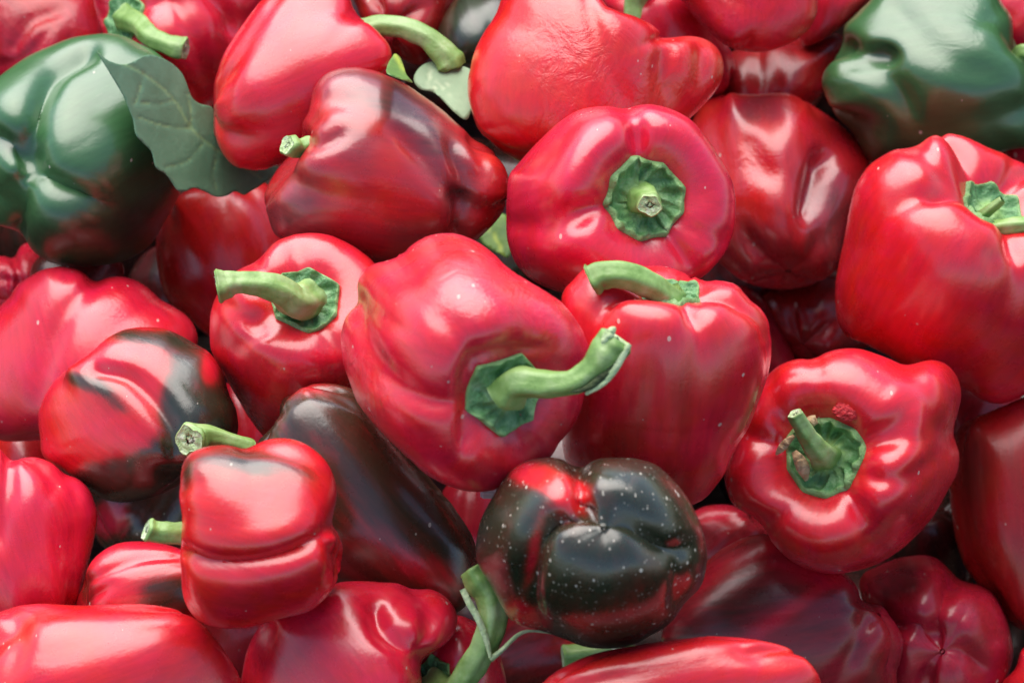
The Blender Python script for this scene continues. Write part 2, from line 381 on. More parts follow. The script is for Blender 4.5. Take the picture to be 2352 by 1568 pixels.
def tube_mesh(path, nseg=22, ridges=5, ridge=0.07, rng=None, squash=1.0):
    """path rows: x, up, toward camera, radius"""
    C = catmull(path, 9); n = len(C); P = C[:, :3]; rad = C[:, 3]
    T = np.gradient(P, axis=0); T /= np.linalg.norm(T, axis=1, keepdims=True).clip(1e-9)
    up = np.array([0.13, 0.2, 1.0]); a = np.cross(T[0], up)
    if np.linalg.norm(a) < 0.2: a = np.cross(T[0], np.array([1., 0, 0]))
    a /= np.linalg.norm(a); rings = []; ang = np.linspace(0, 2 * math.pi, nseg, endpoint=False)
    ph = rng.uniform(0, 6) if rng is not None else 0
    jit = np.zeros((n, nseg))
    if rng is not None:
        j = rng.normal(size=(n, nseg))
        for _ in range(3): j = (j + np.roll(j, 1, 1) + np.roll(j, -1, 1)) / 3; j[1:-1] = (j[1:-1] + j[2:] + j[:-2]) / 3
        jit = j * 0.20
    for i in range(n):
        a = a - T[i] * (a @ T[i]); a /= np.linalg.norm(a); b = np.cross(T[i], a)
        tw = i * 0.012
        rr = rad[i] * (1 + ridge * np.cos(ridges * (ang + ph + tw)) + 0.5 * ridge * np.cos(3 * ang + ph) + 0.022 * np.cos(10 * ang + 2 * ph) + jit[i])
        rings.append(P[i] + (np.cos(ang) * rr)[:, None] * a + (np.sin(ang) * rr * squash)[:, None] * b)
    return np.array(rings), T, (a, b)
def grid_faces(nr, ns, off=0, flip=False):
    f = []
    for i in range(nr - 1):
        for j in range(ns):
            q = (off + i * ns + j, off + i * ns + (j + 1) % ns, off + (i + 1) * ns + (j + 1) % ns, off + (i + 1) * ns + j)
            f.append(q[::-1] if flip else q)
    return f
def build_stem(path, D, parent, origin, seed, cut=True, ridge=0.05, flat=1.0, ends=None):
    rng = np.random.default_rng(seed)
    R, T, _ = tube_mesh(path, rng=rng, ridge=ridge, squash=flat)
    n, s = R.shape[:2]
    V = R.reshape(-1, 3); f = grid_faces(n, s)
    # close the root; the free end is a lip that turns in to the cut face
    lip = R[-1] + (R[-1].mean(0) - R[-1]) * 0.10 + T[-1] * path[-1][3] * 0.10
    V = np.concatenate([V, lip, R[0].mean(0)[None]]); f += grid_faces(2, s, (n - 1) * s)
    f += [(j, len(V) - 1, (j + 1) % s)[::-1] for j in range(s)]
    age = np.zeros(len(V)); t = np.repeat(np.linspace(0, 1, n), s); age[:n * s] = np.clip(rng.uniform(0, 0.3) + 0.5 * np.exp(-((t - 0.93) / 0.05) ** 2) * rng.uniform(0, 1), 0, 1)
    st = mesh_obj('stem', place(V, D), f, M_STEM, parent, origin, {'age': age})
    if cut:
        c = lip.mean(0); rr = path[-1][3]; VV = [c - T[-1] * rr * 0.14]; ff = []
        rs = [0.3, 0.6, 0.85, 1.0]; dp = [-0.12, -0.03, -0.08, 0.02]
        for q, dd in zip(rs, dp):
            jj = rng.normal(size=s) * 0.06 * rr
            for j in range(s): VV.append(c + (lip[j] - c) * q * 0.995 + T[-1] * (dd * rr + (jj[j] if q < 1 else 0)))
        ff += [(0, 1 + j, 1 + (j + 1) % s) for j in range(s)] + grid_faces(4, s, 1)
        mesh_obj('cut_end', place(np.array(VV), D), ff, M_CUT, st, origin)
    return st
def build_calyx(B, rc, D, parent, origin, seed, tips=7, pale=1.0, mound=0.30, spike=0.14):
    rng = np.random.default_rng(seed + 99)
    V, n = B['V'], B['n']; seg = np.linalg.norm(np.diff(V, axis=0), axis=-1); s = np.concatenate([np.zeros((1, NU)), np.cumsum(seg, 0)])
    nr, ns = 22, 92; pts = np.zeros((nr + 1, ns, 3)); al = np.zeros((nr + 1, ns))
    j1 = rng.uniform(0, 6.28); jt = np.cumsum(rng.uniform(0.75, 1.25, tips)); jt = jt / jt[-1] * 2 * math.pi
    crum = [(rng.uniform(0, 6.28), rng.integers(5, 19), rng.uniform(4, 13)) for _ in range(9)]
    pn = n[4].mean(0); pn /= np.linalg.norm(pn)
    for j in range(ns):
        u = j / ns * 2 * math.pi; ui = u / (2 * math.pi) * NU; k0 = int(ui) % NU; k1 = (k0 + 1) % NU; fr = ui - int(ui)
        dd = np.abs((u - jt - j1 + math.pi) % (2 * math.pi) - math.pi).min()
        R = rc * (1 - spike * 0.5 + spike * np.exp(-(dd / 0.24) ** 1.1) + 0.035 * math.sin(3 * u + j1))
        for i in range(nr + 1):
            t = min(i / (nr - 1), 1.0); rho = R * t
            a = np.array([np.interp(rho, s[:, k0], V[:, k0, q]) for q in range(3)]); b = np.array([np.interp(rho, s[:, k1], V[:, k1, q]) for q in range(3)])
            na = np.array([np.interp(rho, s[:, k0], n[:, k0, q]) for q in range(3)])
            na /= np.linalg.norm(na); na = na * min(1, t * 1.5) + pn * max(0, 1 - t * 1.5); na /= np.linalg.norm(na)
            cr = sum(math.sin(m * u + p + rho / rc * w) for p, m, w in crum) / 9
            lift = rc * (0.085 + mound * math.exp(-(t / 0.44) ** 3.0) + 0.17 * cr * min(1, max(0, (t - 0.30) * 3)) * (1 - 0.3 * t) + 0.05 * max(0, t - 0.82) / 0.18)
            if i == nr: lift = -rc * 0.03
            pts[i, j] = a * (1 - fr) + b * fr + na * lift
            al[i, j] = pale * math.exp(-(t / 0.52) ** 4) + 0.25 * max(0, t - 0.9) / 0.1
    c = pts[0].mean(0); P = np.concatenate([pts.reshape(-1, 3), c[None]])
    f = grid_faces(nr + 1, ns) + [(len(P) - 1, j, (j + 1) % ns) for j in range(ns)]
    mesh_obj('calyx', place(P, D), f, M_CALYX, parent, origin, {'pale': np.concatenate([al.ravel(), [pale]])})
    splat(P, D)
    return c, pn

_u = np.linspace(0, 2 * math.pi, NU, endpoint=False); _v = np.linspace(0, 1, NV)[1:-1]
LOBE = np.concatenate([np.stack([np.cos(_u)[None] * np.sin(_v * math.pi)[:, None] ** .5, np.sin(_u)[None] * np.sin(_v * math.pi)[:, None] ** .5, 0.45 * _v[:, None] * np.ones((1, NU))], -1).reshape(-1, 3), [[0, 0, 0], [0, 0, .45]]])
GROUP = 'bell peppers heaped in the crate'
INFO = {}
SEED = [10]; STEMS = {}; ROOTLOC = {}; START = {}
def pepper(key, label, out, ax, kind='red', **S):
    SEED[0] += 1; STEMS[key] = []
    S.update(out=out, ax=ax); S.setdefault('seed', SEED[0])
    B = make_body(S); D = settle(B['V'], S.get('soft', 0.2), S.get('lift', 0.0)) if not S.get('buried') else base_depth(S['out'][0][1]) + 0.09
    INFO[key] = (B, D)
    cen = B['V'].reshape(-1, 3).mean(0); low = place(cen[None], D)[0]
    P = place(B['V'], D)
    org = np.array([low[0], low[1], P[..., 2].min()])
    root = bpy.data.objects.new('bell_pepper', None); SC.collection.objects.link(root)
    root.empty_display_size = 0.02; root.location = org
    root['label'] = label; root['category'] = 'bell pepper'; root['group'] = GROUP
    # skin: one closed surface, poles collapsed
    top, bot = P[0].mean(0), P[-1].mean(0); V = np.concatenate([P[1:-1].reshape(-1, 3), top[None], bot[None]])
    nr = NV - 2; f = grid_faces(nr, NU); it, ib = nr * NU, nr * NU + 1
    f += [(it, j, (j + 1) % NU) for j in range(NU)] + [((nr - 1) * NU + (j + 1) % NU, (nr - 1) * NU + j, ib) for j in range(NU)]
    # outward winding
    a, b, c = (V[i] for i in f[NU * (nr // 2)][:3]); nn = np.cross(b - a, c - a)
    if nn @ (a - V.mean(0)) < 0: f = [q[::-1] for q in f]
    fl = lambda g: np.concatenate([g[1:-1].ravel(), [g[0, 0], g[-1, 0]]])
    mesh_obj('flesh', V, f, skin(kind, S.get('specks', 1)), root, org, {'dark': fl(B['dark']), 'wrinkle': fl(B['wr']), 'lobe': LOBE})
    start = B['V'][0].mean(0)
    if 'calyx' in S:
        q = dict(S['calyx']); rc = q.pop('r')
        c, pn = build_calyx(B, rc, D, root, org, S['seed'], **q)
        start = c - pn * rc * 0.12
    for st in S.get('stems', []):
        path = [(x, -y, start[2] + cz, r) for (x, y, cz, r) in st['p']]
        if st.get('root', True): path = [(start[0], start[1], start[2], path[0][3] * st.get('flare', 1.5))] + path
        START[key] = start; so = build_stem(path, D, root, org, S['seed'] * 7 + 1, cut=st.get('cut', True), ridge=st.get('ridge', 0.09), flat=st.get('flat', 1.0))
        STEMS[key].append(so); ROOTLOC[so.name] = org
        R = tube_mesh(path)[0]; splat(R, D)
    return root

def leaf(name, label, cat, out, veins, mat, bend=None, off=0.004, step=9, blur=9, D=None, parent=None, group=None, vw=3.6):
    """leaf laid over whatever lies under it in the heap"""
    C = catmull(out, 5, True); xs, ys = C[:, 0], C[:, 1]
    rng = random.Random(int(xs[0] + ys[0]))
    def inside(x, y):
        c = False; j = len(C) - 1
        for i in range(len(C)):
            if (ys[i] > y) != (ys[j] > y) and x < (xs[j] - xs[i]) * (y - ys[i]) / (ys[j] - ys[i]) + xs[i]: c = not c
            j = i
        return c
    pts = [Vector(p) for p in C.tolist()]
    y = ys.min()
    while y < ys.max():
        x = xs.min() + rng.random() * step
        while x < xs.max():
            if inside(x, y):
                if np.hypot(xs - x, ys - y).min() > step * 0.5: pts.append(Vector((x + rng.uniform(-1, 1), y + rng.uniform(-1, 1))))
            x += step
        y += step * 0.87
    nb = len(C)
    vv, _, ff, *_ = delaunay_2d_cdt(pts, [(i, (i + 1) % nb) for i in range(nb)], [list(range(nb))], 1, 1e-4)
    A = np.array([(v.x, v.y) for v in vv])
    Z = ZB.copy()
    for _ in range(2): Z = np.minimum.reduce([Z, np.roll(Z, 1, 0), np.roll(Z, -1, 0), np.roll(Z, 1, 1), np.roll(Z, -1, 1)])
    ker = np.exp(-(np.arange(-blur, blur + 1) / (blur * 0.5)) ** 2); ker /= ker.sum()
    zz = Z.copy()
    for axn in (0, 1):
        acc = 0
        for k, wk in zip(range(-blur, blur + 1), ker): acc = acc + wk * np.roll(zz, k, axn)
        zz = acc
    fx = A[:, 0] / CELL + PADX - 0.5; fy = A[:, 1] / CELL + PADY - 0.5
    x0 = fx.astype(int); y0 = fy.astype(int); tx = fx - x0; ty = fy - y0
    g = lambda Q: (Q[y0, x0] * (1 - tx) + Q[y0, x0 + 1] * tx) * (1 - ty) + (Q[y0 + 1, x0] * (1 - tx) + Q[y0 + 1, x0 + 1] * tx) * ty
    if D is None:
        gz = g(Z); u_ = (A[:, 0] - A[:, 0].mean()) / 200; v_ = (A[:, 1] - A[:, 1].mean()) / 200
        M = np.stack([np.ones_like(u_), u_, v_], -1); co_ = np.linalg.lstsq(M, gz, rcond=None)[0]; co_[1] *= 0.4; ft = M @ co_
        d = ft - max(0, np.quantile(ft - gz, 0.93)) - off
        d = np.minimum(d, g(zz) - off * 0.5)
    else: d = np.full(len(A), D)
    vein = np.zeros(len(A)); pill = np.zeros(len(A))
    for line, w in veins:
        dd, _ = seg_dist(A[:, 0], A[:, 1], line); vein = np.maximum(vein, np.exp(-(dd / (vw * w)) ** 2))
        pill -= np.exp(-(dd / (14 * w)) ** 2) * 0.0003
    d = d - vein * 0.0005 * (-1) - pill * (-1) * (-1)
    if bend: d = d + bend(A[:, 0], A[:, 1])
    np.minimum.at(ZB, cells(A[:, 0], A[:, 1]), d)
    top = to_world(A[:, 0], A[:, 1], d); bot = to_world(A[:, 0], A[:, 1], d + 0.0006)
    n = len(A); f = [tuple(q) for q in ff]; 
    edge = {}
    for q in f:
        for i in range(len(q)):
            e = (q[i], q[(i + 1) % len(q)]); edge[e] = 1
    side = [(a, b, b + n, a + n)[::-1] for (a, b) in edge if (b, a) not in edge]
    f2 = f + [tuple(i + n for i in q[::-1]) for q in f] + side
    co = np.concatenate([top, bot]); org = co.min(0) * 0.5 + co.max(0) * 0.5 if parent is None else np.array(parent.location)
    o = mesh_obj(name, co, f2, mat, parent, org, {'vein': np.concatenate([vein, vein])})
    if parent is None:
        o['label'] = label; o['category'] = cat
        if group: o['group'] = group
    return o
#PEPPERS
# ------------------------------------------------------------------ the heap, from the bottom layer up
def ell(cx, cy, rx, ry, n=14, w=0.05, s=0):
    r = random.Random(int(cx * 7 + cy + s))
    return [(cx + rx * math.cos(i / n * 6.2832) * (1 + r.uniform(-w, w)), cy + ry * math.sin(i / n * 6.2832) * (1 + r.uniform(-w, w))) for i in range(n)]
for gy in range(4):  # bottom layer added to darken the gaps, shade put into its colour
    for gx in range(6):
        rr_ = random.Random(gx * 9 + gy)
        buried = pepper('u%d%d' % (gx, gy), 'pepper added deep in the heap, coloured near black so the gap reads as shade', ell(60 + gx * 450 + (gy % 2) * 120, 60 + gy * 480, 230, 220, s=gx), (rr_.uniform(-1, 1), rr_.uniform(-1, 1), rr_.uniform(-1, 1)), 'deep', d0=0.85, buried=True)
        buried['group'] = 'peppers added deep in the heap to darken the gaps'
pepper('f1', 'deep red pepper low in the dark gap left of the pepper at the right edge', ell(1890, 720, 150, 110), (0.3, 0.5, -0.7), 'deep', d0=0.45, lift=-0.045)  # gap fillers; the darker ones carry the gaps' shade in their colour
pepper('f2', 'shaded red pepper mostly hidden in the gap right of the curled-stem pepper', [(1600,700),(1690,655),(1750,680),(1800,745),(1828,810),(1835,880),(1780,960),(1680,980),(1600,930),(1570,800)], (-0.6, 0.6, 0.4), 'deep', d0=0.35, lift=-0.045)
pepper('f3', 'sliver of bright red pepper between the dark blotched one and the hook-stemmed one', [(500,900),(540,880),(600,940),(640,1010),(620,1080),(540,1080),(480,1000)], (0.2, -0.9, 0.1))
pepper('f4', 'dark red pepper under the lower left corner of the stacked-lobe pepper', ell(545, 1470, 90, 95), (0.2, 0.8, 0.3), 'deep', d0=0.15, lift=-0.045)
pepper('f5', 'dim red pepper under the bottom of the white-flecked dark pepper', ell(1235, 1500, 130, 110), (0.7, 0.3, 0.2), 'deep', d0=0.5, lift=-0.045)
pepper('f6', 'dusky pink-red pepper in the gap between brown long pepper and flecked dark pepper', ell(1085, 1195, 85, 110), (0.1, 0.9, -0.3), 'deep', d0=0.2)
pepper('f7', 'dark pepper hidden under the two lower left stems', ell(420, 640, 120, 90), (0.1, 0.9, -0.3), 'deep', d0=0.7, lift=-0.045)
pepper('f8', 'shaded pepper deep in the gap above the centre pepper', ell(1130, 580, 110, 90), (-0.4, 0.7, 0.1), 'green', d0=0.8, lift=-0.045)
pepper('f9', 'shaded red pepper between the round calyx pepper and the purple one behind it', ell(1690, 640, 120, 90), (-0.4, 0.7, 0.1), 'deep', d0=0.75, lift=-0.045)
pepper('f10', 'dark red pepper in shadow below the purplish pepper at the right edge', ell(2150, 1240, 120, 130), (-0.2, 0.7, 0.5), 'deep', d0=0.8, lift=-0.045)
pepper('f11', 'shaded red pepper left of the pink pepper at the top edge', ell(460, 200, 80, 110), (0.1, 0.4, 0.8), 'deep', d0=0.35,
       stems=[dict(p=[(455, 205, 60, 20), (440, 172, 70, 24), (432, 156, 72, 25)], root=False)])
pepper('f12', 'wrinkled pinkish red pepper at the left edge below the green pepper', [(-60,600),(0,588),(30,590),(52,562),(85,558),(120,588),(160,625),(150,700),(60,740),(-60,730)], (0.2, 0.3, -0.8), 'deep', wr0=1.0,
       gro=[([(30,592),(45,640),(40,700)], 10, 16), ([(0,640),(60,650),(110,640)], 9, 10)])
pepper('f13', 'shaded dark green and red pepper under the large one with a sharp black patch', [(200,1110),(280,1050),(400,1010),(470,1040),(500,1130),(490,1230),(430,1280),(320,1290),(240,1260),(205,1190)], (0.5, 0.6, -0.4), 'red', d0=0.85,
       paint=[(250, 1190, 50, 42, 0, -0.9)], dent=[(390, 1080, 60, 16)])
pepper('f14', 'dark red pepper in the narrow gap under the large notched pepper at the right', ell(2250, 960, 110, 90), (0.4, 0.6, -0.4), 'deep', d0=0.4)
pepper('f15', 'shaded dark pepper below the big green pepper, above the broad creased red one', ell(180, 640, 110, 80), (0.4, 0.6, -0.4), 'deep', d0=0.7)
pepper('gg', 'maroon pepper at the top edge behind the long curved stem', [(800,-60),(820,20),(850,80),(905,125),(965,150),(1005,110),(1040,40),(1045,-40),(930,-90)], (0.2, 0.2, -0.9), 'deep', d0=0.25, cb=0.3)
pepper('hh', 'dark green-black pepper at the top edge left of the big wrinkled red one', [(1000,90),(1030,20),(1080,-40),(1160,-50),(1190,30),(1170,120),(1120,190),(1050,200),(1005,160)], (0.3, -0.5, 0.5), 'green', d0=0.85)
pepper('aa', 'maroon crinkled pepper in the top left corner', [(-90,40),(-20,-60),(120,-80),(215,-30),(235,50),(230,130),(170,200),(40,230),(-70,180)], (-0.5, 0.5, -0.4), 'deep', d0=0.18,
       gro=[([(30,110),(70,50),(150,20)], 16, 20), ([(0,150),(60,130),(120,60)], 12, 12)], wr=[(80,80,120,.6)])
pepper('mm', 'dark red pepper in shade between the lumpy red pepper and the right-hand green one', [(1640,170),(1680,120),(1760,95),(1850,85),(1925,78),(1940,105),(1915,160),(1890,220),(1840,275),(1740,290),(1660,250)], (0.1, -0.6, 0.4), 'deep', d0=0.35,
       gro=[([(1740,120),(1740,250)], 18, 14)])
pepper('nn', 'pink-lit red pepper in the top right corner', [(2275,20),(2290,-30),(2360,-60),(2440,-20),(2460,70),(2420,140),(2340,130)], (0.6, 0.5, 0.2))
pepper('n2', 'red pepper low at the right edge behind the green pepper', ell(2400, 330, 110, 80), (0.6, 0.5, 0.2), 'deep', d0=0.1)
pepper('ll', 'dark red pepper peeking out at the top edge left of the green pepper', [(1830,0),(1870,-50),(1960,-60),(2010,-20),(1985,15),(1935,60),(1890,95),(1840,100)], (0.2, 0.7, 0.1), 'deep', d0=0.25,
       paint=[(1930,-10,60,28,0,-0.3)])
pepper('ii', 'red pepper behind the big wrinkled one at the top edge with an upright stem', [(1400,-70),(1500,-70),(1590,-10),(1650,70),(1690,150),(1650,220),(1540,230),(1440,150),(1390,20)], (-0.4, 0.8, 0.3), 'deep', d0=0.0,
       stems=[dict(p=[(1462, 70, 60, 27), (1458, 20, 66, 27), (1466, -30, 70, 30)], root=False)])
pepper('bb', 'red pepper at the top edge whose green stem droops over the green pepper', [(216,-40),(218,20),(238,80),(270,140),(340,210),(430,270),(500,230),(550,130),(600,40),(610,-40),(480,-110),(310,-100)], (-0.5, 0.1, 0.8), pole=(300, 45),
       calyx=dict(r=66, pale=0.2), gro=[([(470,-20),(520,30),(535,90)], 16, 26), ([(400,0),(450,100),(480,200)], 16, 14)],
       stems=[dict(p=[(322, 58, 70, 24), (345, 85, 120, 24), (385, 104, 150, 23), (424, 114, 165, 27)], flare=1.3)])
pepper('ee', 'red pepper under the big leaf, behind the hook-stemmed one', [(358,562),(364,525),(379,487),(405,454),(440,432),(520,410),(610,420),(660,500),(670,620),(620,740),(530,790),(470,765),(430,728),(394,700),(371,658),(360,600)], (-0.35, 0.8, -0.2), cre=[-40, 50, 140, 220])
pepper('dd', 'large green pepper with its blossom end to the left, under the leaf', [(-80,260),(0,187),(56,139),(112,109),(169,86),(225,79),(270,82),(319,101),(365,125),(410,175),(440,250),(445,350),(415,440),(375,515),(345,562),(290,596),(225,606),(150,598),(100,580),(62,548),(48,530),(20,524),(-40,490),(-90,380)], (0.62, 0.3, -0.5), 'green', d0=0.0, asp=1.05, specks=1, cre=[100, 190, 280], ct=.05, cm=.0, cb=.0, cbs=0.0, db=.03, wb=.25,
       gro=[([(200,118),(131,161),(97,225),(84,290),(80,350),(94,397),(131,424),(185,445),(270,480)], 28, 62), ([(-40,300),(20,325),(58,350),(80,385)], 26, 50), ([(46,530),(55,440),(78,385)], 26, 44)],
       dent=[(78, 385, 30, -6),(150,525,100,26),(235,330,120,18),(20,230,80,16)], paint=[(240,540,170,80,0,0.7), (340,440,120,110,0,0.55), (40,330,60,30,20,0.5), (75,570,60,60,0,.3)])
leaf('leaf', 'large grey-green leaf with wavy edges draped over the green pepper', 'leaf',
     [(222,118),(250,140),(290,148),(340,126),(385,140),(415,165),(428,190),(440,222),(458,238),(490,250),(500,300),(560,350),(640,385),(625,405),(600,425),(575,440),(560,448),(540,440),(520,450),(495,452),(470,440),(445,432),(425,440),(408,438),(395,420),(380,400),(358,385),(348,350),(330,330),(312,310),(305,275),(295,250),(285,225),(268,195),(250,165)],
     [([(228,122),(330,170),(400,230),(440,295),(500,345),(600,410)], 1.0), ([(440,295),(380,290),(320,270)], .6), ([(440,295),(438,250),(430,215)], .5), ([(470,325),(430,370),(380,385)], .5), ([(500,345),(490,400),(500,440)], .4), ([(330,170),(320,210),(310,240)], .4), ([(400,230),(360,240),(320,235)], .35), ([(520,365),(560,365)], .35)], M_LEAF, off=0.007, step=5.5, vw=3.0)
leaf('leaf', 'pale green leaf under the tip of the long curved stem at the top', 'leaf', [(950,180),(970,150),(1010,140),(1055,150),(1085,165),(1090,210),(1080,262),(1068,275),(1040,255),(1000,215),(965,205)],
     [([(990,150),(985,205)], .8), ([(985,205),(1050,190)], .4), ([(990,180),(1060,240)], .4)], M_LEAFP, D=1.085, bend=lambda x, y: (210 - y) * 1.5e-4)
leaf('leaf', 'dark leaf scrap with a thin pale rib in the gap above the centre pepper', 'leaf', [(1095,520),(1125,505),(1160,492),(1175,540),(1170,590),(1150,585),(1110,560)], [([(1120,520),(1140,550),(1158,590)], .8)], M_LEAFB, off=0.01)
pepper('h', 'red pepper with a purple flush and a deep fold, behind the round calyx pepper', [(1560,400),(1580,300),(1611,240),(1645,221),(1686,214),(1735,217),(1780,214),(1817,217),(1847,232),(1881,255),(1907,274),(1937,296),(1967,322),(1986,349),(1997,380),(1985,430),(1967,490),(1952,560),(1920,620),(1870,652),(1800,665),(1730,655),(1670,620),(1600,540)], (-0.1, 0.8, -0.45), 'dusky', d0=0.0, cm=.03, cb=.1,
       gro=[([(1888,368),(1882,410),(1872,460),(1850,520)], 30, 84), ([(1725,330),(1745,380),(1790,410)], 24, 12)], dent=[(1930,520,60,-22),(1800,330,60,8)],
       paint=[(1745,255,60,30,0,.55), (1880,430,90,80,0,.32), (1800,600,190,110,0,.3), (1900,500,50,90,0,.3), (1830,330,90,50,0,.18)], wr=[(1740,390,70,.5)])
pepper('i', 'big glossy green pepper with a hollow side in the top right', [(1890,200),(1893,165),(1922,127),(1937,97),(1941,64),(1967,34),(1994,7),(2040,-40),(2150,-60),(2270,-40),(2305,11),(2326,45),(2333,100),(2380,140),(2420,200),(2420,280),(2390,335),(2327,345),(2250,365),(2150,390),(2050,390),(1994,367),(1956,305),(1915,260)], (0.93, 0.1, 0.2), 'green', d0=0.05, cm=.05,
       gro=[([(1950,148),(2000,160),(2060,205),(2100,280)], 26, 30), ([(1955,110),(2000,128),(2045,125)], 20, 34), ([(2060,20),(2120,90),(2200,150),(2300,170)], 30, 16)], dent=[(2035,126,34,-22),(2180,160,60,10)],
       paint=[(2010,340,160,70,20,.5),(2030,125,50,26,0,.4)], wr=[(2200,60,140,.35)],
       stems=[dict(p=[(2352,120,30,20),(2375,128,40,20)], flare=1.4)])
pepper('jj', 'rounded crinkled red pepper hanging over the top edge, right of centre', [(1545,-30),(1575,15),(1600,45),(1637,82),(1675,109),(1720,120),(1760,119),(1806,105),(1844,82),(1866,56),(1878,20),(1870,-40),(1800,-110),(1680,-120),(1580,-90)], (0.1, 0.9, -0.2), 'deep', wr=[(1700,60,130,.5)], lift=.01)
pepper('g', 'big wrinkled red pepper with a knobbly right end and a long fold at the top', [(1150,0),(1137,37),(1111,75),(1092,112),(1081,150),(1074,187),(1075,225),(1085,262),(1100,300),(1130,330),(1167,358),(1230,385),(1330,390),(1440,360),(1540,310),(1600,258),(1626,232),(1652,198),(1662,157),(1656,124),(1637,98),(1611,82),(1572,80),(1538,106),(1520,78),(1494,56),(1456,37),(1419,26),(1392,12),(1370,-30),(1320,-80),(1220,-90),(1170,-50)], (0.35, 0.8, -0.3), 'red', cm=.02, cb=.04, ct=.05, cbs=.05,
       gro=[([(1348,-10),(1362,50),(1385,120),(1415,190),(1445,245)], 15, 22), ([(1538,106),(1528,140),(1528,190),(1545,240)], 20, 34), ([(1610,90),(1616,130),(1608,200)], 13, 22)], wr=[(1340,120,110,.6),(1430,230,90,.7),(1590,150,80,.7),(1300,280,90,.6)], wr0=.1)
pepper('f', 'smooth pink-red pepper at the top with a long curved stem reaching right', [(491,195),(499,165),(514,124),(544,75),(577,30),(612,-10),(680,-45),(750,-40),(796,-15),(812,15),(826,41),(849,56),(871,75),(890,97),(900,124),(895,150),(870,200),(820,270),(750,330),(680,368),(620,386),(585,392),(547,386),(521,367),(502,337),(489,300),(490,240)], (0.9, 0.35, -0.1), 'red', cm=.05, cre=[-48, 30, 120, 200], cb=.12, lift=.006,
       gro=[([(640,-10),(570,90),(525,190),(508,290)], 16, 9)],
       stems=[dict(p=[(838, 72, 0, 27), (880, 60, 12, 24), (940, 70, 24, 24), (995, 100, 30, 26), (1030, 140, 30, 33), (1036, 152, 28, 33)], root=False)])
pepper('d', 'mottled brown and red pepper with a short stub of stem on its left', [(607,450),(615,424),(637,386),(667,356),(686,334),(690,311),(697,281),(709,255),(712,225),(722,198),(750,169),(788,156),(820,155),(856,161),(886,172),(928,191),(973,221),(1018,255),(1055,289),(1085,315),(1119,337),(1145,364),(1164,394),(1169,424),(1166,461),(1149,495),(1122,525),(1080,560),(1000,600),(920,615),(850,605),(780,585),(700,570),(640,548),(615,500)], (-0.93, 0.12, 0.15), 'dusky', d0=0.18, cm=.04, cb=.1, cbs=.1, asp=1.2,
       gro=[([(690,318),(730,330),(800,300)], 18, 24), ([(1050,540),(1062,490),(1075,430),(1060,380),(1030,320)], 20, 54), ([(1045,450),(1010,410),(960,350),(900,290)], 22, 34), ([(720,225),(800,235),(880,280)], 22, 12), ([(1085,320),(1110,370),(1105,430)], 12, 24)],
       paint=[(860,215,190,50,22,.42),(970,290,130,40,38,.34),(800,330,60,60,20,.3),(700,440,60,100,10,.2),(660,520,90,60,10,.42),(1020,390,60,90,-30,.3),(890,400,30,110,10,-.12),(780,420,50,80,0,-.15),(1050,470,40,60,0,.3),(870,560,200,60,0,.2)], wr=[(760,300,60,.25)],
       stems=[dict(p=[(715, 330, 70, 20), (685, 342, 88, 22), (662, 332, 106, 27)], root=False)])
leaf('leaf_tip', 'small pointed bright green leaf tip standing behind the mottled pepper', 'leaf', [(888,168),(890,150),(900,132),(908,124),(920,134),(928,155),(934,172),(948,190),(930,186),(905,178)], [([(908,126),(922,150),(928,160)], 1.5)], M_LEAFB, off=0.004, step=6)
pepper('z', 'glossy dark red pepper cut off by the right edge below the notched one', [(2185,1170),(2178,1100),(2185,1030),(2211,973),(2267,947),(2320,925),(2400,900),(2500,960),(2540,1100),(2520,1280),(2450,1420),(2352,1450),(2290,1400),(2240,1335),(2212,1290),(2195,1235)], (-0.1, 0.95, -0.1), 'deep', d0=0.28, cre=[-60,30,110,210], cm=.08, paint=[(2230,1060,50,100,0,.2),(2300,960,90,60,0,-.2)])
pepper('k', 'large red pepper at the right edge with deep lobes folded round its calyx', [(1997,379),(2024,360),(2057,343),(2095,339),(2112,328),(2132,315),(2181,307),(2230,319),(2275,341),(2324,360),(2380,395),(2440,470),(2475,580),(2470,720),(2430,830),(2370,895),(2324,921),(2286,928),(2249,917),(2219,895),(2150,870),(2080,845),(2050,822),(2016,805),(1985,788),(1955,778),(1938,760),(1926,733),(1921,685),(1922,640),(1928,602),(1937,560),(1949,487),(1960,442),(1975,409)], (0.15, 0.55, 0.8), pole=(2262, 508), cre=[60, 130, 205, 285], ref='right', dt=.50, wt=.42, p=.5, ct=.07, cts=.22, cm=.01, cb=0, cw=.2, asp=1.15, lump=.5, lift=.01,
       calyx=dict(r=92, pale=0.5, spike=.2), gro=[([(2284,612),(2278,570)], 20, 16), ([(2110,335),(2150,380),(2185,440)], 16, 22), ([(2330,365),(2320,410),(2290,450)], 15, 14)], dent=[(1975,700,90,10)],
       stems=[dict(p=[(2250,520,30,18),(2290,522,60,18),(2340,518,80,20),(2380,515,90,16)], root=False), dict(p=[(2225,520,26,14),(2262,490,50,13),(2302,460,64,10)], root=False, cut=False)])
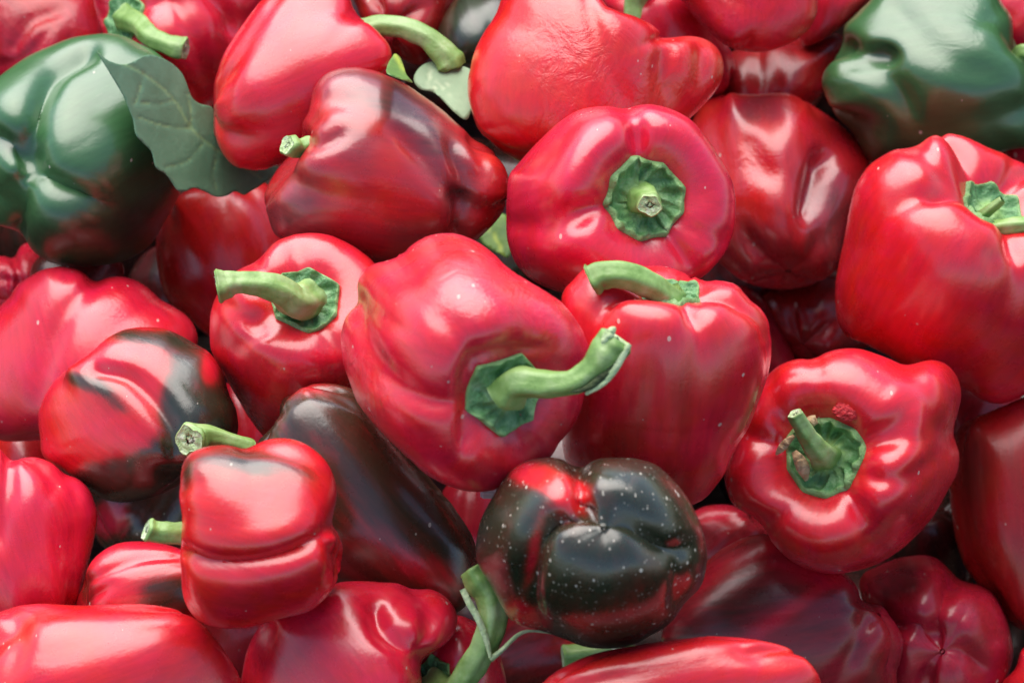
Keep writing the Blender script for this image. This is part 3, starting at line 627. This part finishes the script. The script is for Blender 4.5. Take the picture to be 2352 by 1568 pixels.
pepper('y', 'dark red four-lobed pepper with its blossom end up in the bottom right', [(1975,1351),(1985,1315),(2020,1298),(2069,1280),(2117,1275),(2155,1284),(2185,1310),(2211,1333),(2249,1344),(2279,1359),(2297,1385),(2312,1423),(2324,1468),(2327,1505),(2316,1550),(2290,1620),(2200,1680),(2080,1670),(2020,1600),(2010,1500),(1995,1430)], (-0.05, 0.08, -0.95), 'deep', d0=0.25, ref='right', cre=[60, 150, 240, 325], cbs=.08, cb=.05, db=.03,
       gro=[([(2146,1455),(2160,1410),(2175,1360),(2200,1325)], 20, 34), ([(2146,1455),(2090,1430),(2030,1430)], 20, 34), ([(2146,1455),(2200,1480),(2270,1540)], 20, 34), ([(2146,1455),(2130,1520),(2120,1600)], 20, 34)], dent=[(2250,1420,70,8),(2090,1370,60,8)], paint=[(2060,1330,80,50,0,.3)])
pepper('ss', 'dim red and black pepper wedged between the flecked dark pepper and the big calyx one', [(1570,1200),(1600,1170),(1640,1158),(1700,1165),(1760,1210),(1780,1270),(1720,1320),(1640,1330),(1590,1290)], (0.5, 0.4, 0.1), 'deep', d0=0.45, paint=[(1640,1185,60,22,0,-.4)])
pepper('x', 'long striped dark red pepper lying at the lower right', [(1520,1460),(1550,1380),(1605,1305),(1675,1250),(1760,1225),(1860,1260),(1945,1320),(1967,1344),(1985,1378),(2024,1389),(2050,1415),(2071,1453),(2074,1486),(2062,1540),(2050,1600),(1950,1650),(1800,1640),(1650,1600),(1540,1540)], (-0.8, -0.1, -0.2), 'deep', d0=0.48, cm=.03, cb=.08, asp=1.4,
       gro=[([(1900,1590),(1965,1490),(1990,1420),(1985,1375)], 18, 16)],
       paint=[(1900,1320,90,30,10,-.4),(1700,1290,140,18,-28,-.3),(1830,1390,150,16,-35,-.25),(1760,1440,150,24,-35,-.2),(2030,1440,60,60,0,-.25),(1650,1420,130,40,-30,.25)])
pepper('l', 'wide red pepper facing the camera with a calyx hung with dried petals', [(1769,853),(1795,835),(1836,823),(1866,825),(1900,808),(1937,800),(1975,801),(2012,812),(2050,827),(2084,838),(2110,827),(2144,825),(2177,838),(2200,868),(2209,902),(2204,940),(2192,988),(2200,1026),(2204,1048),(2196,1093),(2170,1138),(2140,1190),(2095,1239),(2050,1276),(2005,1299),(1937,1316),(1881,1312),(1832,1295),(1795,1269),(1769,1239),(1754,1209),(1727,1186),(1686,1160),(1664,1104),(1675,1055),(1695,1003),(1710,960),(1725,920),(1745,880)], (-0.1, 0, 1), pole=(1908, 1052), ref='right', cre=[10, 165, 305], dt=.50, wt=.42, p=.45, ct=.03, cts=.12, cm=0, cb=0, cw=.2, lump=.5,
       calyx=dict(r=116, pale=1, tips=9, spike=.07, mound=.50), gro=[([(2000,1000),(2080,960),(2100,880),(2084,838)], 20, 16), ([(2010,1100),(2080,1100),(2150,1060),(2192,990)], 22, 20), ([(1965,1165),(1990,1230),(2040,1275)], 13, 14), ([(1765,870),(1790,960),(1850,1000)], 22, 12), ([(2090,845),(2130,900),(2150,980),(2195,990)], 14, 16), ([(1800,1180),(1760,1200)], 14, 10)],
       dent=[(1935,905,60,8),(1890,1250,60,10)],
       stems=[dict(p=[(1884, 1038, 50, 28), (1858, 1005, 84, 23), (1838, 972, 110, 20), (1826, 950, 122, 19)], root=True, flare=1.25)])
pepper('c', 'round bright red pepper with its calyx straight at the camera', [(1169,405),(1186,379),(1231,330),(1288,278),(1336,251),(1393,244),(1430,250),(1456,242),(1498,240),(1543,251),(1580,270),(1600,288),(1630,326),(1656,368),(1679,409),(1689,450),(1689,506),(1679,562),(1652,600),(1608,640),(1540,670),(1440,690),(1340,685),(1240,655),(1190,612),(1167,560),(1160,520),(1164,460)], (0.2, -0.05, 0.95), pole=(1462, 458), ref='right', cre=[98, 190, 305], dt=.48, wt=.42, p=.45, ct=.05, cts=.16, cm=.0, cb=0, cw=.2, lump=.5, lift=.008,
       calyx=dict(r=116, pale=.75, tips=9, spike=.10, mound=.30), gro=[([(1442,250),(1462,290),(1466,350)], 14, 20), ([(1165,515),(1260,520),(1360,495)], 26, 22), ([(1690,560),(1620,545),(1570,515)], 24, 16)], wr=[(1620,330,90,.3)],
       stems=[dict(p=[(1484, 462, 40, 34), (1490, 464, 70, 28), (1494, 470, 105, 27)], root=True, flare=1.2, flat=1.0)])
pepper('b', 'upright red pepper with dusky streaks and a stem curled to the left over its rim', [(1289,1000),(1285,900),(1280,800),(1285,720),(1291,673),(1318,640),(1348,612),(1400,603),(1468,610),(1531,612),(1588,632),(1615,646),(1649,642),(1686,651),(1705,666),(1722,688),(1746,707),(1765,737),(1772,782),(1771,827),(1761,872),(1746,913),(1720,980),(1690,1029),(1664,1089),(1634,1130),(1600,1156),(1540,1165),(1440,1150),(1350,1110),(1300,1060)], (0.08, 0.88, 0.42), 'red', taper=.34, cre=[-50, 24, 80, 160, 240], dt=.36, wt=.50, ct=.07, cts=.16, cm=.025, cb=.04, cw=.2, asp=1.35, lift=.004, d0=.04,
       dent=[], calyx=dict(r=80, pale=.3, tips=7),
       paint=[(1480,900,26,120,8,.22),(1560,960,30,140,8,.25),(1420,1040,60,90,0,.3),(1500,1110,120,50,0,.2),(1660,860,26,120,8,.12),(1530,820,20,60,0,.15)],
       stems=[dict(p=[(1556, 712, -20, 36), (1530, 688, 30, 32), (1490, 655, 70, 30), (1430, 633, 95, 30), (1385, 632, 100, 31), (1360, 642, 98, 37)], root=True, flare=1.1)])
pepper('e', 'red pepper with a green stem hooking out to the left and a frilled calyx', [(482,760),(483,722),(492,690),(515,650),(544,622),(575,605),(600,588),(632,556),(675,539),(712,535),(750,538),(787,552),(825,574),(865,610),(900,680),(905,780),(880,870),(820,950),(750,1000),(680,1020),(615,1008),(577,968),(544,913),(517,865),(496,828),(484,800)], (0.1, 0.5, 0.8), pole=(700, 702), ref='right', cre=[100, 205, 300], dt=.36, wt=.48, p=.55, ct=.04, cts=.10, cb=0, cm=.01, lump=.5, taper=.25, asp=1.25, soft=.6,
       calyx=dict(r=86, pale=.7, tips=7, spike=.13, mound=.42), gro=[([(585,605),(610,640),(640,670)], 20, 16), ([(520,700),(560,730),(610,745)], 18, 14), ([(545,800),(580,770),(625,755)], 16, 14)], paint=[(760,790,70,14,-15,.08),(600,990,80,40,0,.25)],
       stems=[dict(p=[(676, 694, 50, 38), (640, 668, 82, 33), (585, 652, 104, 28), (540, 650, 116, 26), (515, 654, 120, 34), (502, 656, 120, 42)], root=True, flare=1.25)])
pepper('r2', 'pink-lit red pepper at the left edge between three larger ones', [(-60,1050),(-10,1010),(37,983),(90,970),(150,985),(190,1040),(150,1110),(60,1140),(-50,1120)], (-0.3, 0.6, -0.4))
pepper('q', 'broad red pepper at the left edge with a long shallow crease', [(-100,860),(-70,780),(-10,711),(19,685),(37,658),(60,640),(94,621),(131,613),(169,616),(195,627),(217,641),(240,637),(270,634),(304,640),(337,658),(367,685),(405,707),(435,730),(450,756),(454,790),(440,870),(380,960),(260,1010),(120,1010),(0,1012),(-80,960)], (-0.2, 0.75, -0.4), cre=[110, 190, 270, 350], ct=.03, cm=.02, cb=.06,
       gro=[([(217,642),(187,677),(150,722),(116,801),(96,860),(86,940)], 22, 20)], wr=[(270,700,60,.25)])
pepper('p', 'red pepper splashed with black-green patches beside the left edge', [(88,966),(90,940),(105,902),(131,868),(169,838),(210,808),(244,778),(281,758),(326,751),(375,754),(412,769),(450,790),(476,805),(499,831),(514,861),(525,900),(545,950),(540,1010),(480,1070),(400,1120),(320,1150),(250,1150),(200,1122),(150,1088),(101,1051),(92,1010)], (-0.55, 0.6, -0.3), 'red', cre=[90, 160, 250, 330], ct=.05, cm=.02, cb=.06,
       gro=[([(225,850),(292,865),(337,898),(372,940),(397,988),(400,1060)], 20, 34), ([(272,1100),(265,1040)], 16, 8)],
       paint=[(340,775,100,22,5,.7),(430,815,60,60,30,.7),(405,895,34,60,20,.7),(210,880,70,22,15,.75),(260,925,50,20,30,.55),(500,960,80,110,0,1.0),(440,1000,90,90,0,.7),(320,1105,170,62,-8,1.3),(250,1130,90,50,0,.8),(390,1060,60,60,0,.6),(480,850,20,40,0,-.5)], wr0=.03)
pepper('o', 'long dark brown pepper lying aslant under the centre pepper', [(580,1080),(592,1015),(622,985),(637,955),(645,920),(675,895),(712,882),(765,880),(810,893),(850,935),(920,1020),(990,1100),(1030,1148),(1065,1195),(1090,1240),(1100,1290),(1092,1350),(1060,1400),(980,1430),(880,1415),(790,1380),(720,1340),(650,1250),(600,1160)], (0.62, -0.7, -0.1), 'red', d0=.82, asp=1.5, taper=-.05, cm=.03, ct=.05, cb=.1, cre=[-75, 60, 150, 230], p=.6,
       gro=[([(640,950),(690,905),(770,905),(820,940)], 12, 12)], paint=[(700,895,80,20,0,-.45),(1000,1320,90,50,20,-.5),(850,1240,110,50,35,-.25),(760,1030,60,90,0,-.05)],
       stems=[dict(p=[(580, 1030, 96, 20), (530, 1013, 108, 19), (480, 1002, 118, 24), (452, 1007, 130, 34), (436, 1011, 150, 39)], root=False)])
pepper('r', 'red pepper with a mauve sheen cut off by the lower left edge', [(-150,1250),(-130,1120),(-70,1040),(0,1029),(22,1052),(49,1051),(82,1050),(120,1063),(150,1087),(172,1093),(202,1119),(219,1156),(224,1190),(217,1235),(206,1284),(195,1333),(180,1390),(130,1450),(0,1470),(-120,1400)], (-0.25, 0.9, -0.1), cre=[-70, 5, 52, 140, 220], cm=.03, ct=.12, asp=1.25,
       gro=[([(22,1052),(20,1110),(6,1190),(0,1260)], 18, 24), ([(150,1087),(170,1120),(180,1160)], 12, 10)], wr=[(120,1320,60,.3)])
pepper('s', 'small orange-red pepper with a black flank under the short lower left stem', [(175,1400),(187,1348),(202,1303),(225,1273),(262,1250),(300,1243),(356,1245),(405,1256),(460,1280),(495,1340),(490,1410),(420,1460),(300,1460),(210,1440)], (0.75, 0.2, -0.2), 'red', d0=.12, cm=.03,
       gro=[([(190,1340),(262,1303),(337,1280),(430,1278)], 12, 14)], paint=[(390,1370,80,50,0,.8),(200,1350,20,50,0,.4)])
pepper('u2', 'red pepper at the bottom edge with a tall peeling stem rising in front', [(955,1560),(975,1490),(1015,1430),(1048,1412),(1081,1421),(1110,1440),(1140,1480),(1156,1530),(1165,1590),(1150,1660),(1060,1710),(980,1680)], (-0.35, 0.3, 0.8), pole=(1005, 1560), calyx=dict(r=56, pale=.1, tips=6, spike=.25), lift=.01, soft=.3,
       stems=[dict(p=[(1035, 1590, 70, 30), (1078, 1535, 110, 31), (1112, 1480, 130, 31), (1130, 1415, 136, 34), (1124, 1362, 136, 37), (1104, 1330, 138, 40), (1090, 1306, 136, 36)], root=True, flare=1.1, cut=False)])
pepper('u', 'glossy red pepper with rolling folds at the bottom edge, left of the peeling stem', [(550,1600),(556,1540),(570,1480),(607,1425),(680,1385),(763,1344),(781,1336),(826,1334),(875,1337),(920,1341),(950,1349),(988,1350),(1018,1366),(1040,1389),(1051,1415),(1048,1445),(1025,1479),(985,1505),(966,1530),(969,1570),(960,1640),(900,1710),(700,1720),(590,1670)], (-0.5, 0.6, -0.3), cre=[120, 180, 250, 330], cm=.02, cb=.05, ct=.05,
       gro=[([(862,1400),(872,1440),(905,1470),(940,1490),(975,1512)], 18, 40), ([(945,1346),(975,1378),(986,1415),(980,1464),(958,1505)], 13, 26), ([(620,1440),(590,1500),(580,1560)], 20, 14)])
pepper('w', 'green stub of a hidden pepper showing under the flecked dark pepper', ell(1400, 1530, 110, 60), (-0.9, 0.1, 0.1), 'green', d0=.3, soft=.3,
       stems=[dict(p=[(1400, 1492, 40, 24), (1350, 1502, 50, 26), (1296, 1508, 56, 30)], root=False)])
pepper('a', 'big red pepper in the middle with a split green stem reaching right', [(1040,538),(1090,553),(1130,580),(1175,622),(1230,655),(1285,690),(1325,740),(1350,790),(1357,822),(1347,870),(1338,930),(1316,980),(1290,1010),(1265,1050),(1230,1082),(1190,1105),(1130,1125),(1080,1128),(1030,1116),(980,1090),(930,1045),(870,985),(825,930),(805,880),(788,830),(783,775),(795,725),(822,690),(820,655),(848,612),(915,592),(950,563),(990,543)], (0.45, -0.2, 0.8), pole=(1148, 893), ref='right', cre=[75, 170, 270], dt=.30, wt=.44, ct=.03, cts=.05, cm=.0, cb=.02, p=.55, lump=.5, asp=1.2, lift=.004,
       calyx=dict(r=100, pale=.35, tips=6, spike=.16, mound=.42),
       gro=[([(822,690),(832,760),(852,815),(905,885),(1000,925),(1070,915)], 24, 26), ([(1072,1010),(1068,905),(1076,845),(1108,806),(1180,796),(1260,800)], 15, 30), ([(1066,950),(1068,1010),(1058,1060)], 12, 10), ([(1190,1000),(1230,1060)], 20, 12), ([(1085,820),(1050,760),(1000,720)], 24, 10)],
       dent=[(1130,750,80,16),(1000,650,130,12),(960,840,60,-8),(1290,780,60,10),(1110,1060,60,8)], wr=[(1100,620,120,.5),(1260,700,100,.6),(815,850,50,1.0),(860,920,45,1.0),(870,700,50,.35)],
       stems=[dict(p=[(1195, 878, 40, 38), (1260, 884, 70, 31), (1320, 875, 92, 29), (1365, 845, 104, 33), (1398, 808, 112, 42), (1418, 780, 116, 40)], root=True, flare=1.2, ridge=.07)])
pepper('m', 'dark green and red pepper flecked with white specks, blossom end to the camera', [(1094,1280),(1096,1239),(1107,1190),(1130,1145),(1149,1112),(1175,1078),(1213,1056),(1258,1050),(1295,1055),(1329,1068),(1370,1057),(1419,1053),(1475,1058),(1513,1074),(1550,1108),(1580,1145),(1600,1182),(1613,1213),(1624,1261),(1622,1299),(1607,1348),(1572,1385),(1551,1419),(1525,1442),(1494,1458),(1456,1479),(1400,1489),(1344,1484),(1306,1470),(1269,1457),(1213,1441),(1178,1426),(1158,1396),(1130,1345),(1105,1310)], (-0.05, -0.15, -0.95), 'red', d0=1.0, ref='right', cre=[110, 205, 330], cbs=.03, cb=.02, db=.0, p=.6, specks=2, lump=.5,
       gro=[([(1329,1066),(1336,1130),(1342,1182)], 22, 50), ([(1342,1182),(1290,1195),(1245,1235),(1218,1300),(1215,1370),(1245,1445)], 22, 56), ([(1342,1182),(1420,1188),(1490,1235),(1540,1262),(1600,1250)], 24, 56), ([(1560,1290),(1558,1340),(1545,1400)], 16, 24)],
       dent=[(1370,1300,110,16),(1180,1230,80,10),(1460,1140,90,12)],
       paint=[(1250,1100,110,36,20,-.95),(1310,1150,50,50,0,-.75),(1225,1270,16,90,12,-.75),(1195,1415,60,40,20,-.9),(1400,1400,110,40,0,-.28),(1480,1340,60,50,0,-.18),(1580,1350,30,60,0,-.35)])
pepper('t', 'large red pepper filling the bottom left corner', [(-90,1560),(-60,1470),(-20,1412),(30,1391),(75,1386),(112,1385),(169,1389),(244,1388),(307,1385),(345,1387),(394,1396),(435,1412),(465,1430),(495,1464),(525,1505),(544,1539),(555,1575),(540,1650),(440,1720),(250,1740),(60,1730),(-60,1670)], (-0.8, -0.3, 0.1), cre=[-80, 60, 150, 230], cm=.03, ct=.1,
       gro=[([(20,1400),(45,1450),(40,1500),(14,1560)], 22, 16), ([(120,1500),(240,1450),(360,1440)], 40, 6)])
pepper('n', 'squat red pepper with stacked rolls and a tan top, short stem on its left', [(414,1085),(424,1055),(450,1033),(484,1023),(525,1023),(562,1029),(585,1020),(615,1009),(652,1006),(694,1016),(731,1040),(757,1070),(772,1108),(774,1145),(764,1200),(780,1228),(786,1258),(783,1299),(774,1330),(750,1366),(712,1396),(667,1406),(630,1412),(585,1426),(536,1438),(487,1436),(450,1419),(424,1385),(415,1348),(416,1310),(412,1265),(419,1220),(418,1183),(410,1141),(413,1110)], (-0.9, 0.2, -0.2), dent=[(600,1350,120,20),(590,1160,120,10)], cre=[150, 210, 262], ct=.03, cm=.02, cb=.04, asp=1.0, dt=.1, lift=.006,
       gro=[([(412,1262),(469,1286),(544,1291),(637,1275),(705,1248),(766,1202)], 16, 44), ([(560,1030),(640,1040),(710,1065),(760,1110)], 16, 14), ([(416,1310),(424,1370),(470,1425)], 12, 14), ([(420,1130),(440,1115),(470,1110)], 14, 8), ([(745,1240),(765,1290),(750,1340)], 12, 12)],
       paint=[(520,1062,110,46,2,.58),(650,1082,110,34,10,.45),(425,1090,16,50,0,.45),(560,1380,90,22,-8,.22)],
       stems=[dict(p=[(440, 1228, 20, 26), (400, 1226, 30, 25), (360, 1222, 40, 24), (338, 1216, 46, 28)], root=False)])
pepper('v', 'long red pepper along the bottom edge right of centre, lit along its back', [(1225,1620),(1243,1568),(1261,1550),(1288,1532),(1344,1505),(1400,1490),(1468,1479),(1531,1471),(1588,1464),(1637,1460),(1712,1464),(1769,1472),(1817,1487),(1855,1509),(1877,1539),(1887,1575),(1875,1640),(1800,1700),(1560,1730),(1330,1710)], (-0.9, -0.2, 0.1), cre=[20, 70, 150, 230], asp=1.5, cb=.12,
       gro=[([(1700,1490),(1760,1520),(1850,1510)], 16, 9)])
pepper('corner', 'bright red pepper end in the bottom right corner', [(2300,1580),(2331,1535),(2352,1485),(2420,1470),(2480,1560),(2440,1680),(2340,1690)], (0.5, -0.5, 0.3))

# ------------------------------------------------------------------ small loose things
BL, DL = INFO['l']
root_l = [o for o in SC.objects if o.get('label', '').startswith('wide red pepper')][0]
def near(key, x, y):
    B, D = INFO[key]; V = B['V']; d = (V[..., 0] - x) ** 2 + (-V[..., 1] - y) ** 2 + np.where(B['n'][..., 2] < 0, 1e6, 0)
    i = np.unravel_index(d.argmin(), d.shape); return V[i][2], D
def scrap(label, name, cat, pts, key, up, mat, w, seed, parent=None, base=None):
    """thin crumpled ribbon along image points (x, y, rise above the skin)"""
    rng = np.random.default_rng(seed); c, D = near(key, pts[0][0], pts[0][1])
    if base is not None: c = base
    P = catmull([(x, -y, c + up + z, ww) for (x, y, z, ww) in pts], 6); T = np.gradient(P[:, :3], axis=0); T /= np.linalg.norm(T, axis=1, keepdims=True)
    s = np.cross(T, [0, 0, 1.]); s /= np.linalg.norm(s, axis=1, keepdims=True)
    rows = []
    for j, q in enumerate((-1, -.5, 0, .5, 1)):
        rows.append(P[:, :3] + s * (q * P[:, 3] * w)[:, None] + np.array([0, 0, 1]) * ((1 - abs(q)) * P[:, 3] * .5 + rng.normal(size=len(P)) * P[:, 3] * .18)[:, None])
    R = np.array(rows).transpose(1, 0, 2); R2 = R - np.array([0, 0, 1.6]); V = np.concatenate([np.concatenate([R, R2[:, ::-1]], 1)]).reshape(-1, 3)
    f = grid_faces(len(P), 10); co = place(V, D); o = mesh_obj(name, co, f, mat, parent, co.mean(0) if parent is None else ROOTLOC[parent.name])
    if parent is None: o['label'] = label; o['category'] = cat
    return o
scrap('tan dried petal scrap hanging down beside the calyx of the wide red pepper', 'dried_petal', 'petal', [(1824,1036,40,6),(1836,1056,50,14),(1846,1078,46,15),(1852,1104,30,4)], 'l', 0, M_DRY, 1, 1)
scrap('narrow dried petal curling left of the calyx of the wide red pepper', 'dried_petal', 'petal', [(1824,1000,50,4),(1808,1014,44,9),(1794,1030,34,9),(1782,1044,24,2)], 'l', 0, M_DRY, 1, 2)
scrap('brown dried petal lodged above the calyx behind the stem of the wide red pepper', 'dried_petal', 'petal', [(1848,978,46,8),(1862,968,52,13),(1876,962,46,10)], 'l', 0, M_DRY, 1, 3)
zu, za = START['u2'][2], START['a'][2]; su, sa = STEMS['u2'][0], STEMS['a'][0]
M_PEEL = plant_mat('peeled_strip', [(0.30, (0.34, 0.48, 0.20)), (0.70, (0.62, 0.72, 0.42))], 200, 0.6, 0.4)
scrap('', 'peel_strip', '', [(1062,1352,176,7),(1078,1385,178,8),(1098,1420,176,8),(1116,1465,172,7),(1126,1508,166,4)], 'u2', 0, M_PEEL, 1, 11, su, zu)
scrap('', 'peel_strip', '', [(1126,1514,160,9),(1155,1490,160,7),(1190,1457,150,6),(1222,1448,140,4),(1272,1455,130,2)], 'u2', 0, M_PEEL, .8, 12, su, zu)
M_SPLIT = plant_mat('split_flesh_dark', [(0.30, (0.02, 0.03, 0.01)), (0.70, (0.09, 0.13, 0.04))], 260, 0.8, 0.6)
scrap('', 'split', '', [(1310,900,116,2),(1345,893,126,7),(1375,872,134,9),(1400,850,138,7),(1420,822,140,2)], 'a', 0, M_SPLIT, .9, 13, sa, za)
scrap('', 'splinter', '', [(1345,905,118,4),(1385,880,132,8),(1415,845,142,9),(1436,805,146,9),(1447,790,146,6)], 'a', 0, M_PEEL, .9, 14, sa, za)
scrap('', 'splinter', '', [(1385,800,140,5),(1392,778,146,12),(1405,760,148,11),(1414,752,148,4)], 'a', 0, M_PEEL, .9, 15, sa, za)
def shrivel():
    c, D = near('l', 1942, 942); bm = bmesh.new(); bmesh.ops.create_icosphere(bm, subdivisions=4, radius=1); rng = np.random.default_rng(5)
    V = np.array([v.co[:] for v in bm.verts]); f = [[v.index for v in q.verts] for q in bm.faces]; bm.free()
    r = np.ones(len(V))
    for k in range(26):
        d_ = rng.normal(size=3); d_ /= np.linalg.norm(d_); w_ = rng.uniform(3, 13); r += 0.30 / w_ ** .5 * np.abs(np.sin(w_ * (V @ d_) + rng.uniform(0, 6))) ** .6 - 0.30 / w_ ** .5 * .6
    r = np.clip(r, .5, 1.5)
    V = V * r[:, None] * np.array([24, 16, 8]); V += np.array([1946, -944, c + 3])
    co = place(V, D); o = mesh_obj('shrivelled_scrap', co, f, M_SHRIV, None, co.mean(0)); o['label'] = 'shrivelled red knot tucked above the calyx of the wide red pepper'; o['category'] = 'pepper scrap'
shrivel()
# crate floor under the heap; its unseen walls are added to block side light
def corner(x, y, extra): return to_world(x, y, base_depth(y) + extra)
X0, X1, Y0, Y1 = -420, W + 420, -420, H + 560
A_, B_, C_, D_ = (corner(*p) for p in ((X0, Y1, .15), (X1, Y1, .15), (X1, Y0, .15), (X0, Y0, .15)))
nrm = np.cross(B_ - A_, D_ - A_); nrm /= np.linalg.norm(nrm)
if nrm[2] < 0: nrm = -nrm
crate = bpy.data.objects.new('wooden_crate', None); SC.collection.objects.link(crate); crate.location = (A_ + B_ + C_ + D_) / 4
crate['label'] = 'weathered wooden crate, a grey sliver of it showing right of the centre pepper'; crate['category'] = 'crate'
def board(name, p, a, b, t, parent=crate, mat=M_WOOD):
    p, a, b, t = map(np.asarray, (p, a, b, t)); bm = bmesh.new(); vs = [bm.verts.new(p + i * a + j * b + k * t) for i in (0, 1) for j in (0, 1) for k in (0, 1)]
    for q in ((0, 1, 3, 2), (4, 6, 7, 5), (0, 4, 5, 1), (2, 3, 7, 6), (0, 2, 6, 4), (1, 5, 7, 3)): bm.faces.new([vs[i] for i in q])
    bmesh.ops.recalc_face_normals(bm, faces=bm.faces); bmesh.ops.bevel(bm, geom=bm.edges[:], offset=0.0012, segments=1, affect='EDGES')
    me = bpy.data.meshes.new(name); bm.to_mesh(me); bm.free(); me.transform(Matrix.Translation(-Vector(parent.location))); me.materials.append(mat)
    return link(name, me, parent)
nb = 6
for i in range(nb):
    a0 = A_ + (D_ - A_) * (i / nb); step = (D_ - A_) / nb
    board('floor_board', a0 + step * 0.01, (B_ - A_), step * 0.97, -nrm * 0.012)
up = nrm * 0.11
for p, q in ((A_, B_), (D_, C_), (A_, D_), (B_, C_)):
    dvec = (q - p); side = np.cross(dvec, nrm); side /= np.linalg.norm(side)
    for k in range(2): board('unseen_shade_board', p + up * (k * 1.04) + nrm * 0.001, dvec, up, side * 0.012 * (1 if p is not D_ and not (p is B_) else -1))
c0 = to_world(1276, 1120, INFO['a'][1] + 0.035); c1 = to_world(1276, 940, INFO['a'][1] + 0.075)
board('divider_board', c0 - np.array([0.03, 0, 0]), np.array([0.06, 0, 0]), c1 - c0, np.array([0, 0, -0.008]), mat=M_GREYWOOD)
